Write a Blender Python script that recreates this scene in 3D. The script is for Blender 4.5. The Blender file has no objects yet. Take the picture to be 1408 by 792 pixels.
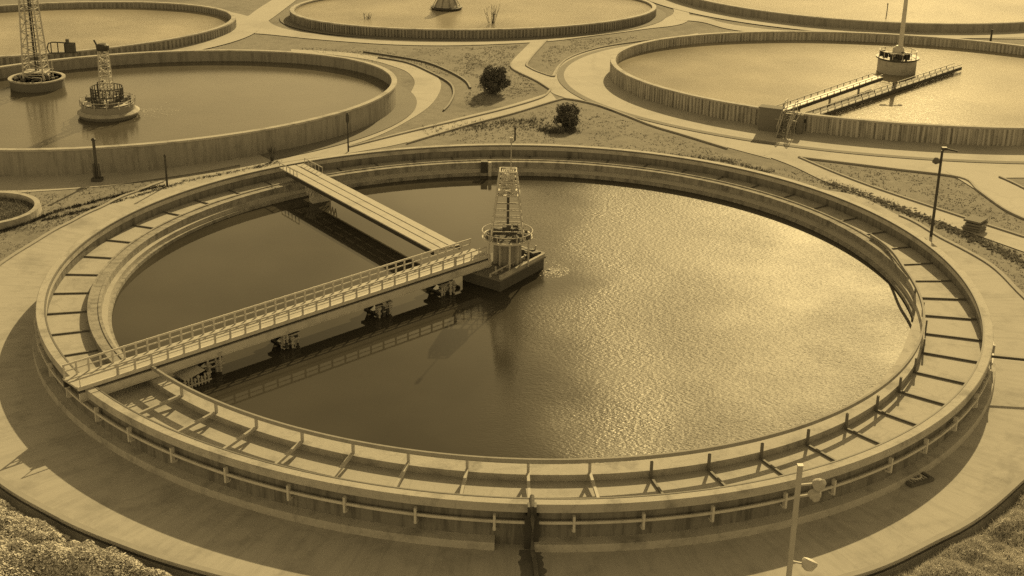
import bpy, math, random
from mathutils import Vector, Matrix, noise as mnoise
R = math.radians
sc = bpy.context.scene
DENOISE = False

# ------------------------------------------------------------------ camera
cam = bpy.data.cameras.new('camera')
camo = bpy.data.objects.new('camera', cam)
sc.collection.objects.link(camo)
cam.sensor_width = 36.0
cam.lens = 1905.71 / 1408 * 36.0
cam.clip_start = 0.5
cam.clip_end = 6000
camo.matrix_world = (Matrix.Translation((-0.272, -70.875, 29.052))
                     @ Matrix.Rotation(R(90 - 21.774), 4, 'X') @ Matrix.Rotation(R(0.884), 4, 'Z'))
sc.camera = camo

# ------------------------------------------------------------------ light
SUN_AZ, SUN_EL = R(16.5), R(28)
SEPIA_SUN = (1.0, 0.74, 0.318)
SEPIA_SKY = (1.0, 0.73, 0.318)
world = bpy.data.worlds.new('World')
sc.world = world
world.use_nodes = True
wn = world.node_tree
wn.nodes.clear()
sky = wn.nodes.new('ShaderNodeTexSky')
sky.sky_type = 'NISHITA'
sky.sun_disc = False
sky.sun_elevation = SUN_EL
sky.sun_rotation = SUN_AZ
sky.air_density = 1.0
sky.dust_density = 0.45
sky.ozone_density = 1.0
bw = wn.nodes.new('ShaderNodeRGBToBW')
tint = wn.nodes.new('ShaderNodeVectorMath'); tint.operation = 'SCALE'
tint.inputs[0].default_value = SEPIA_SKY
bg = wn.nodes.new('ShaderNodeBackground')
bg.inputs['Strength'].default_value = 0.125
wo = wn.nodes.new('ShaderNodeOutputWorld')
wn.links.new(sky.outputs[0], bw.inputs[0])
ctc = wn.nodes.new('ShaderNodeTexCoord')
cmap = wn.nodes.new('ShaderNodeMapping'); cmap.inputs['Scale'].default_value = (1.0, 1.0, 2.2)
cn = wn.nodes.new('ShaderNodeTexNoise'); cn.inputs['Scale'].default_value = 2.6; cn.inputs['Detail'].default_value = 6; cn.inputs['Roughness'].default_value = 0.55
cr_ = wn.nodes.new('ShaderNodeMapRange'); cr_.interpolation_type = 'SMOOTHSTEP'
cr_.inputs['From Min'].default_value = 0.38; cr_.inputs['From Max'].default_value = 0.68
cr_.inputs['To Min'].default_value = 0.88; cr_.inputs['To Max'].default_value = 1.45
cmul = wn.nodes.new('ShaderNodeMath'); cmul.operation = 'MULTIPLY'
wn.links.new(ctc.outputs['Generated'], cmap.inputs['Vector'])
wn.links.new(cmap.outputs[0], cn.inputs['Vector'])
wn.links.new(cn.outputs['Fac'], cr_.inputs['Value'])
wn.links.new(bw.outputs[0], cmul.inputs[0]); wn.links.new(cr_.outputs[0], cmul.inputs[1])
wn.links.new(cmul.outputs[0], tint.inputs['Scale'])
wn.links.new(tint.outputs[0], bg.inputs['Color'])
wn.links.new(bg.outputs[0], wo.inputs['Surface'])

sun = bpy.data.lights.new('sun', 'SUN')
sun.energy = 3.6
sun.angle = R(0.5)
sun.color = SEPIA_SUN
suno = bpy.data.objects.new('sun', sun)
sc.collection.objects.link(suno)
sdir = Vector((math.sin(SUN_AZ) * math.cos(SUN_EL), math.cos(SUN_AZ) * math.cos(SUN_EL), math.sin(SUN_EL)))
suno.rotation_euler = sdir.to_track_quat('Z', 'Y').to_euler()
suno.location = sdir * 200

sc.view_settings.view_transform = 'Standard'
sc.view_settings.look = 'None'
sc.view_settings.gamma = 1.0
sc.view_settings.exposure = 0.53
sc.render.engine = 'CYCLES'
sc.cycles.max_bounces = 6
sc.cycles.use_denoising = DENOISE
sc.cycles.caustics_reflective = False
sc.cycles.caustics_refractive = False

rng = random.Random(7)

# ------------------------------------------------------------------ materials
def mat(name, col, rough=0.85, var=0.25, scale=1.2, bump=0.15, bscale=8.0, streak=False, streak_amt=0.35,
        metallic=0.0, fine=0.12, coord='Object', stain=0.0, stain_scale=0.25, spec=0.3, crack=0.0, crack_scale=0.3, joint=0.0):
    m = bpy.data.materials.new(name)
    m.use_nodes = True
    nt = m.node_tree
    b = nt.nodes['Principled BSDF']
    N = nt.nodes.new
    tc = N('ShaderNodeTexCoord')
    src = tc.outputs['UV'] if streak else tc.outputs[coord]
    def noise(sc_, detail=5, rough_=0.6, vec=None):
        n = N('ShaderNodeTexNoise')
        n.inputs['Scale'].default_value = sc_
        n.inputs['Detail'].default_value = detail
        n.inputs['Roughness'].default_value = rough_
        nt.links.new(vec if vec is not None else src, n.inputs['Vector'])
        return n.outputs['Fac']
    def mth(op, a, b_=None, c=None, clamp=False):
        n = N('ShaderNodeMath'); n.operation = op; n.use_clamp = clamp
        for i, v in enumerate((a, b_, c)):
            if v is None: continue
            if isinstance(v, (int, float)): n.inputs[i].default_value = v
            else: nt.links.new(v, n.inputs[i])
        return n.outputs[0]
    f = mth('MULTIPLY_ADD', noise(scale), 2 * var, 1 - var)
    f2 = mth('MULTIPLY_ADD', noise(scale * 14, 3), 2 * fine, 1 - fine)
    f = mth('MULTIPLY', f, f2)
    if stain:
        s = noise(stain_scale, 6, 0.65)
        s = mth('SUBTRACT', s, 0.5)
        s = mth('MULTIPLY', s, 5.0, clamp=True)
        s = mth('MULTIPLY_ADD', s, -stain, 1.0)
        f = mth('MULTIPLY', f, s)
    if streak:
        mp = N('ShaderNodeMapping')
        mp.inputs['Scale'].default_value = (1.0, 0.09, 1.0)
        nt.links.new(tc.outputs['UV'], mp.inputs['Vector'])
        s = noise(2.6, 6, 0.7, mp.outputs[0])
        s = mth('SUBTRACT', s, 0.47)
        s = mth('MULTIPLY', s, 6.0, clamp=True)
        s = mth('MULTIPLY_ADD', s, -streak_amt, 1.0)
        f = mth('MULTIPLY', f, s)
    if crack:
        wv = N('ShaderNodeTexNoise'); wv.inputs['Scale'].default_value = 0.9; wv.inputs['Detail'].default_value = 5
        nt.links.new(tc.outputs['Object'], wv.inputs['Vector'])
        av = N('ShaderNodeVectorMath'); av.operation = 'MULTIPLY_ADD'; av.inputs[1].default_value = (1.6, 1.6, 0.0)
        nt.links.new(wv.outputs['Color'], av.inputs[0]); nt.links.new(tc.outputs['Object'], av.inputs[2])
        vo = N('ShaderNodeTexVoronoi'); vo.feature = 'DISTANCE_TO_EDGE'; vo.inputs['Scale'].default_value = crack_scale
        nt.links.new(av.outputs[0], vo.inputs['Vector'])
        s = mth('MULTIPLY', vo.outputs['Distance'], 55.0, clamp=True)
        s = mth('MULTIPLY_ADD', s, crack, 1.0 - crack)
        f = mth('MULTIPLY', f, s)
    if joint:
        su = N('ShaderNodeSeparateXYZ'); nt.links.new(tc.outputs['UV'], su.inputs[0])
        q = mth('FRACT', mth('MULTIPLY', su.outputs['X'], 1 / 3.1))
        q = mth('MULTIPLY', q, 70.0, clamp=True)
        f = mth('MULTIPLY', f, mth('MULTIPLY_ADD', q, joint, 1.0 - joint))
    cm = N('ShaderNodeVectorMath'); cm.operation = 'SCALE'
    c = col if isinstance(col, tuple) else (col, col * 0.98, col * 0.95)
    cm.inputs[0].default_value = c
    nt.links.new(f, cm.inputs['Scale'])
    nt.links.new(cm.outputs[0], b.inputs['Base Color'])
    b.inputs['Roughness'].default_value = rough
    b.inputs['Metallic'].default_value = metallic
    b.inputs['Specular IOR Level'].default_value = spec
    if bump:
        bp = N('ShaderNodeBump')
        bp.inputs['Strength'].default_value = bump
        bp.inputs['Distance'].default_value = 0.05
        nt.links.new(noise(bscale, 6, 0.7), bp.inputs['Height'])
        nt.links.new(bp.outputs[0], b.inputs['Normal'])
    return m

M = {}
M['road'] = mat('pale_concrete_paving', 0.44, 0.9, 0.10, 0.35, 0.05, 12, fine=0.10, stain=0.22, stain_scale=0.16, crack=0.10, crack_scale=0.12)
M['apron'] = mat('apron_concrete', 0.42, 0.9, 0.10, 0.5, 0.05, 12, fine=0.06, streak=True, streak_amt=0.13, stain=0.28, stain_scale=0.4, crack=0.10, crack_scale=0.13, joint=0.13)
M['strip'] = mat('grey_paving_strip', 0.20, 0.9, 0.15, 0.6, 0.1, 12)
M['floor'] = mat('channel_floor_concrete', 0.42, 0.85, 0.12, 0.5, 0.06, 10, fine=0.12, stain=0.38, stain_scale=0.5, crack=0.12, crack_scale=0.25)
M['wall'] = mat('aged_wall_concrete', 0.31, 0.9, 0.2, 0.6, 0.2, 8, streak=True, streak_amt=0.32)
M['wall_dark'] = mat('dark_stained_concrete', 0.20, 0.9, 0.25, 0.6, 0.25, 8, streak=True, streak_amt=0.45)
M['rim'] = mat('rim_concrete', 0.42, 0.85, 0.16, 1.1, 0.25, 12, fine=0.18, stain=0.42, stain_scale=0.9, crack=0.14, crack_scale=0.3)
M['ledge'] = mat('mossy_ledge_concrete', 0.33, 0.95, 0.35, 1.6, 0.4, 10, fine=0.25, stain=0.45, stain_scale=1.1, streak=True, streak_amt=0.35)
M['steel'] = mat('galvanised_steel', 0.42, 0.55, 0.2, 1.5, 0.05, 20, metallic=0.0, fine=0.1)
M['paint'] = mat('pale_painted_steel', 0.55, 0.6, 0.15, 1.0, 0.05, 20, fine=0.1, stain=0.25, stain_scale=1.5)
M['dark'] = mat('dark_steel', 0.06, 0.6, 0.3, 2.0, 0.1, 15)
M['rust'] = mat('rusty_iron', 0.13, 0.85, 0.4, 3.0, 0.3, 15, stain=0.5, stain_scale=2.0)
M['pickets'] = mat('pale_ribbed_concrete', 0.46, 0.9, 0.25, 0.8, 0.2, 8, streak=True, streak_amt=0.45)
M['rail'] = mat('dull_grey_rail', 0.30, 0.85, 0.25, 1.2, 0.05, 15, fine=0.15, stain=0.3, stain_scale=1.2)
M['plinth'] = mat('wet_dark_concrete', 0.11, 0.8, 0.3, 0.9, 0.2, 8, stain=0.3, stain_scale=0.8)
M['beam_dark'] = mat('dull_steel', 0.16, 0.7, 0.25, 1.5, 0.1, 15)
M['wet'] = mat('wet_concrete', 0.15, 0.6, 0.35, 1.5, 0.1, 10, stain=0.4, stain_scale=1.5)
M['deck'] = mat('worn_deck_planks', 0.46, 0.8, 0.15, 0.9, 0.1, 20, fine=0.1, stain=0.3, stain_scale=0.9)
M['wood'] = mat('weathered_wood', 0.09, 0.9, 0.3, 2.0, 0.3, 20)
M['grass'] = mat('dry_lawn', 0.255, 0.95, 0.30, 1.3, 0.8, 6.0, fine=0.34, stain=0.3, stain_scale=0.16, spec=0.1)
M['kerb'] = mat('kerb_concrete', 0.34, 0.9, 0.15, 1.5, 0.1, 10)
M['stone'] = mat('loose_stones', 0.26, 0.95, 0.5, 3.0, 0.3, 10)
M['foliage'] = mat('dark_bush_leaves', 0.11, 0.6, 0.5, 3.0, 0, 5, fine=0.2)
M['weed'] = mat('dry_weeds', 0.22, 0.8, 0.5, 1.2, 0, 5, fine=0.3)
M['cover'] = mat('pale_ground_cover_leaves', 0.62, 0.75, 0.5, 0.55, 0, 5, fine=0.3)
M['soil'] = mat('soil_and_kerb_shade', 0.07, 0.95, 0.3, 2.0, 0.4, 6)
M['bark'] = mat('bark', 0.08, 0.95, 0.3, 3.0, 0.4, 12)
M['lens'] = mat('lamp_lens', 0.6, 0.25, 0.1, 2.0, 0, 5)

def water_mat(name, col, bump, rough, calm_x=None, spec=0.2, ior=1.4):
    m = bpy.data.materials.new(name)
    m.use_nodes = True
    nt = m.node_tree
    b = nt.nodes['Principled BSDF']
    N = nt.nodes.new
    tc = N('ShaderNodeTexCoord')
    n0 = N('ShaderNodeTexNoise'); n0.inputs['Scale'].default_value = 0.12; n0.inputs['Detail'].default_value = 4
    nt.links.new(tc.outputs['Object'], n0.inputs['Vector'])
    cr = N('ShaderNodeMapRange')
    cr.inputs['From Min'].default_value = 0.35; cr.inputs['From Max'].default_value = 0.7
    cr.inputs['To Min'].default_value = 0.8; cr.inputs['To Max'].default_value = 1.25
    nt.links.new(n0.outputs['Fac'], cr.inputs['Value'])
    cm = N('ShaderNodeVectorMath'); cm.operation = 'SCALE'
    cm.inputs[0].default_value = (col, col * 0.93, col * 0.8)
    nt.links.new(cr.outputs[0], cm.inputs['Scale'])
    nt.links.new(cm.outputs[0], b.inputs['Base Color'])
    b.inputs['IOR'].default_value = ior
    b.inputs['Specular IOR Level'].default_value = spec
    # ripples: two crossing stretched noises, calmer in the lee on the left of the pond
    mp = N('ShaderNodeMapping'); mp.inputs['Rotation'].default_value = (0, 0, R(-24)); mp.inputs['Scale'].default_value = (1.0, 2.2, 1.0)
    nt.links.new(tc.outputs['Object'], mp.inputs['Vector'])
    na = N('ShaderNodeTexNoise'); na.inputs['Scale'].default_value = 5.0; na.inputs['Detail'].default_value = 3
    nt.links.new(mp.outputs[0], na.inputs['Vector'])
    nb = N('ShaderNodeTexNoise'); nb.inputs['Scale'].default_value = 1.5; nb.inputs['Detail'].default_value = 2
    nt.links.new(mp.outputs[0], nb.inputs['Vector'])
    ad = N('ShaderNodeMath'); ad.operation = 'MULTIPLY_ADD'; ad.inputs[1].default_value = 0.55
    nt.links.new(nb.outputs['Fac'], ad.inputs[0]); nt.links.new(na.outputs['Fac'], ad.inputs[2])
    bp = N('ShaderNodeBump'); bp.inputs['Distance'].default_value = 0.1
    nt.links.new(ad.outputs[0], bp.inputs['Height'])
    if calm_x is not None:
        sx = N('ShaderNodeSeparateXYZ'); nt.links.new(tc.outputs['Object'], sx.inputs[0])
        w = N('ShaderNodeMath'); w.operation = 'MULTIPLY_ADD'; w.inputs[1].default_value = 9.0
        nt.links.new(n0.outputs['Fac'], w.inputs[0]); nt.links.new(sx.outputs['X'], w.inputs[2])
        mr = N('ShaderNodeMapRange'); mr.interpolation_type = 'SMOOTHSTEP'
        mr.inputs['From Min'].default_value = calm_x[0] + 4.5; mr.inputs['From Max'].default_value = calm_x[1] + 4.5
        mr.inputs['To Min'].default_value = 0.005; mr.inputs['To Max'].default_value = bump
        nt.links.new(w.outputs[0], mr.inputs['Value'])
        # wind patches: the ripples come and go over a few metres
        npt = N('ShaderNodeTexNoise'); npt.inputs['Scale'].default_value = 0.16; npt.inputs['Detail'].default_value = 3
        nt.links.new(tc.outputs['Object'], npt.inputs['Vector'])
        mrp = N('ShaderNodeMapRange'); mrp.inputs['From Min'].default_value = 0.36; mrp.inputs['From Max'].default_value = 0.64
        mrp.inputs['To Min'].default_value = 0.65; mrp.inputs['To Max'].default_value = 1.2
        nt.links.new(npt.outputs['Fac'], mrp.inputs['Value'])
        mm = N('ShaderNodeMath'); mm.operation = 'MULTIPLY'
        nt.links.new(mr.outputs[0], mm.inputs[0]); nt.links.new(mrp.outputs[0], mm.inputs[1])
        nt.links.new(mm.outputs[0], bp.inputs['Strength'])
        mr2 = N('ShaderNodeMapRange'); mr2.interpolation_type = 'SMOOTHSTEP'
        mr2.inputs['From Min'].default_value = calm_x[0] + 4.5; mr2.inputs['From Max'].default_value = calm_x[1] + 4.5
        mr2.inputs['To Min'].default_value = 0.025; mr2.inputs['To Max'].default_value = rough
        nt.links.new(w.outputs[0], mr2.inputs['Value'])
        nt.links.new(mr2.outputs[0], b.inputs['Roughness'])
    else:
        bp.inputs['Strength'].default_value = bump
        b.inputs['Roughness'].default_value = rough
    nt.links.new(bp.outputs[0], b.inputs['Normal'])
    return m
M['water'] = water_mat('murky_water', 0.050, 0.50, 0.48, (-4, 9), 0.22)
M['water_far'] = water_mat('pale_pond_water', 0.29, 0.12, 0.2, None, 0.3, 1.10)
M['water_left'] = water_mat('still_pond_water', 0.10, 0.04, 0.14, None, 0.25)

# ------------------------------------------------------------------ helpers
class MB:
    def __init__(s): s.v = []; s.f = []; s.uv = None
    def quadbox(s, a, b, w, h, up=Vector((0, 0, 1))):
        """square bar from a to b, w wide sideways, h tall"""
        a, b = Vector(a), Vector(b)
        d = (b - a).normalized()
        if abs(d.dot(up)) > 0.999: up = Vector((0, 1, 0))
        sx = d.cross(up).normalized(); uz = sx.cross(d).normalized()
        n = len(s.v)
        for p in (a, b):
            for i, j in ((-1, -1), (1, -1), (1, 1), (-1, 1)):
                s.v.append(tuple(p + sx * i * w / 2 + uz * j * h / 2))
        s.f += [(n, n + 1, n + 2, n + 3), (n + 7, n + 6, n + 5, n + 4)]
        for k in range(4):
            s.f.append((n + k, n + 4 + k, n + 4 + (k + 1) % 4, n + (k + 1) % 4))
    def box(s, c, size, rz=0.0):
        cx, cy, cz = c; x, y, z = [q / 2 for q in size]
        n = len(s.v); ca, sa = math.cos(rz), math.sin(rz)
        for dz in (-z, z):
            for i, j in ((-x, -y), (x, -y), (x, y), (-x, y)):
                s.v.append((cx + i * ca - j * sa, cy + i * sa + j * ca, cz + dz))
        s.f += [(n + 3, n + 2, n + 1, n), (n + 4, n + 5, n + 6, n + 7)]
        for k in range(4):
            s.f.append((n + k, n + (k + 1) % 4, n + 4 + (k + 1) % 4, n + 4 + k))
    def tube(s, pts, r, k=8, caps=True):
        pts = [Vector(p) for p in pts]
        rs = r if isinstance(r, (list, tuple)) else [r] * len(pts)
        n = len(s.v); m = len(pts)
        for i, p in enumerate(pts):
            d = (pts[min(i + 1, m - 1)] - pts[max(i - 1, 0)]).normalized()
            up = Vector((0, 0, 1)) if abs(d.z) < 0.9 else Vector((0, 1, 0))
            sx = d.cross(up).normalized(); uz = sx.cross(d)
            for j in range(k):
                a = 2 * math.pi * j / k
                s.v.append(tuple(p + (sx * math.cos(a) + uz * math.sin(a)) * rs[i]))
        for i in range(m - 1):
            for j in range(k):
                s.f.append((n + i * k + j, n + i * k + (j + 1) % k, n + (i + 1) * k + (j + 1) % k, n + (i + 1) * k + j))
        if caps:
            s.f.append(tuple(n + j for j in reversed(range(k))))
            s.f.append(tuple(n + (m - 1) * k + j for j in range(k)))
    def lathe(s, prof, k=32, c=(0, 0, 0)):
        n = len(s.v); m = len(prof)
        for r, z in prof:
            for j in range(k):
                a = 2 * math.pi * j / k
                s.v.append((c[0] + r * math.cos(a), c[1] + r * math.sin(a), c[2] + z))
        for i in range(m - 1):
            for j in range(k):
                s.f.append((n + i * k + j, n + i * k + (j + 1) % k, n + (i + 1) * k + (j + 1) % k, n + (i + 1) * k + j))
        s.f.append(tuple(n + j for j in reversed(range(k))))
        s.f.append(tuple(n + (m - 1) * k + j for j in range(k)))
    def prism(s, pts, z0, z1):
        n = len(s.v); k = len(pts)
        for z in (z0, z1):
            for x, y in pts: s.v.append((x, y, z))
        s.f.append(tuple(n + j for j in reversed(range(k)))); s.f.append(tuple(n + k + j for j in range(k)))
        for j in range(k): s.f.append((n + j, n + (j + 1) % k, n + k + (j + 1) % k, n + k + j))
    def leaf(s, p, nrm, size, rot):
        nrm = Vector(nrm).normalized()
        t = nrm.cross(Vector((0.3, 0.2, 1))).normalized(); u = nrm.cross(t)
        a = t * math.cos(rot) + u * math.sin(rot); b = nrm.cross(a)
        p = Vector(p); n = len(s.v)
        s.v += [tuple(p - a * size * 0.5), tuple(p + b * size * 0.3 + nrm * size * 0.08), tuple(p + a * size * 0.5), tuple(p - b * size * 0.3 + nrm * size * 0.08)]
        s.f.append((n, n + 1, n + 2, n + 3))
    def build(s, name, m, parent=None, smooth=False):
        me = bpy.data.meshes.new(name)
        me.from_pydata(s.v, [], s.f)
        if s.uv:
            ul = me.uv_layers.new(name='UVMap')
            for lp in me.loops: ul.data[lp.index].uv = s.uv[lp.vertex_index]
        me.materials.append(m)
        me.update()
        if smooth:
            me.polygons.foreach_set('use_smooth', [True] * len(me.polygons))
        o = bpy.data.objects.new(name, me)
        sc.collection.objects.link(o)
        if parent is not None: o.parent = parent
        return o

def tag(o, label=None, cat=None, group=None, kind=None):
    if label: o['label'] = label
    if cat: o['category'] = cat
    if group: o['group'] = group
    if kind: o['kind'] = kind
    return o
def thing(name, label, cat, loc=(0, 0, 0), rz=0, group=None):
    o = bpy.data.objects.new(name, None)
    o.empty_display_size = 0.3
    sc.collection.objects.link(o)
    o.location = loc; o.rotation_euler = (0, 0, rz)
    return tag(o, label, cat, group)
def struct(o): o['kind'] = 'structure'; return o
def twin(o, parent, loc=(0, 0, 0), rz=0, rot=None):
    c = o.copy(); sc.collection.objects.link(c); c.parent = parent
    c.location = loc; c.rotation_euler = rot if rot else (0, 0, rz)
    return c

# curve of a pond: (angle, offset from the outer rim) -> x, y
def main_curve(th, off):
    s = 1 - 0.00042 * math.cos(2 * th) - 0.00392 * math.sin(2 * th) - 0.01141 * math.cos(3 * th) + 0.00096 * math.sin(3 * th)
    r = (25 + off) * s
    return r * math.cos(th), r * math.sin(th)
def ellipse_curve(cx, cy, a, b, rot):
    cr, sr = math.cos(rot), math.sin(rot)
    def f(th, off):
        x, y = a * math.cos(th), b * math.sin(th)
        nx, ny = math.cos(th) / a, math.sin(th) / b
        l = math.hypot(nx, ny)
        x += nx / l * off; y += ny / l * off
        return cx + x * cr - y * sr, cy + x * sr + y * cr
    return f
def sweep(mb, curve, prof, t0=0.0, t1=2 * math.pi, n=180, closed_prof=True):
    """sweep a profile [(offset, z)] along a pond's curve; u = length along, v = along the profile"""
    full = abs(t1 - t0 - 2 * math.pi) < 1e-6
    base = len(mb.v); k = len(prof)
    if mb.uv is None: mb.uv = [(0, 0)] * base
    prof2 = list(prof)
    vv = [0.0]
    for i in range(1, k): vv.append(vv[-1] + math.hypot(prof[i][0] - prof[i - 1][0], prof[i][1] - prof[i - 1][1]))
    L = 0.0; last = None
    for i in range(n + 1):
        th = t0 + (t1 - t0) * i / n
        p0 = curve(th, 0)
        if last: L += math.hypot(p0[0] - last[0], p0[1] - last[1])
        last = p0
        for j, (off, z) in enumerate(prof2):
            x, y = curve(th, off)
            mb.v.append((x, y, z)); mb.uv.append((L, vv[j]))
    for i in range(n):
        for j in range(k if closed_prof else k - 1):
            j2 = (j + 1) % k
            mb.f.append((base + i * k + j, base + (i + 1) * k + j, base + (i + 1) * k + j2, base + i * k + j2))
    if closed_prof and not full:
        mb.f.append(tuple(base + j for j in range(k)))
        mb.f.append(tuple(base + n * k + j for j in reversed(range(k))))
def ph(deg):            # angle seen from the near side, positive to the right
    return R(deg - 90)
def disc(curve, off, z, n=180):
    mb = MB()
    pts = [curve(2 * math.pi * i / n, off) for i in range(n)]
    cx = sum(p[0] for p in pts) / n; cy = sum(p[1] for p in pts) / n
    mb.v = [(cx, cy, z)] + [(x, y, z) for x, y in pts]
    mb.f = [(0, 1 + i, 1 + (i + 1) % n) for i in range(n)]
    return mb
def catmull(pts, k=6):
    out = []
    P = [pts[0]] + list(pts) + [pts[-1]]
    for i in range(1, len(P) - 2):
        for j in range(k):
            t = j / k
            q = []
            for a in range(2):
                p0, p1, p2, p3 = P[i - 1][a], P[i][a], P[i + 1][a], P[i + 2][a]
                q.append(0.5 * (2 * p1 + (p2 - p0) * t + (2 * p0 - 5 * p1 + 4 * p2 - p3) * t * t + (3 * p1 - p0 - 3 * p2 + p3) * t ** 3))
            out.append(tuple(q))
    out.append(tuple(pts[-1]))
    return out
def strip(name, left, right, z, m, k=6):
    a, b = catmull(left, k), catmull(right, k)
    mb = MB(); n = len(a)
    for p, q in zip(a, b): mb.v += [(p[0], p[1], z), (q[0], q[1], z)]
    mb.f = [(2 * i, 2 * i + 1, 2 * i + 3, 2 * i + 2) for i in range(n - 1)]
    return struct(mb.build(name, m))
def kerbline(mb, pts, w, z0, z1, k=6):
    c = catmull(pts, k); n0 = len(mb.v); n = len(c)
    for i, p in enumerate(c):
        a = c[max(i - 1, 0)]; b = c[min(i + 1, n - 1)]
        dx, dy = b[0] - a[0], b[1] - a[1]; l = math.hypot(dx, dy) or 1
        nx, ny = -dy / l * w / 2, dx / l * w / 2
        mb.v += [(p[0] - nx, p[1] - ny, z0), (p[0] + nx, p[1] + ny, z0), (p[0] + nx, p[1] + ny, z1), (p[0] - nx, p[1] - ny, z1)]
    for i in range(n - 1):
        for j in range(4):
            mb.f.append((n0 + 4 * i + j, n0 + 4 * i + 4 + j, n0 + 4 * i + 4 + (j + 1) % 4, n0 + 4 * i + (j + 1) % 4))
    mb.f += [(n0, n0 + 1, n0 + 2, n0 + 3), (n0 + 4 * n - 1, n0 + 4 * n - 2, n0 + 4 * n - 3, n0 + 4 * n - 4)]

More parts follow.
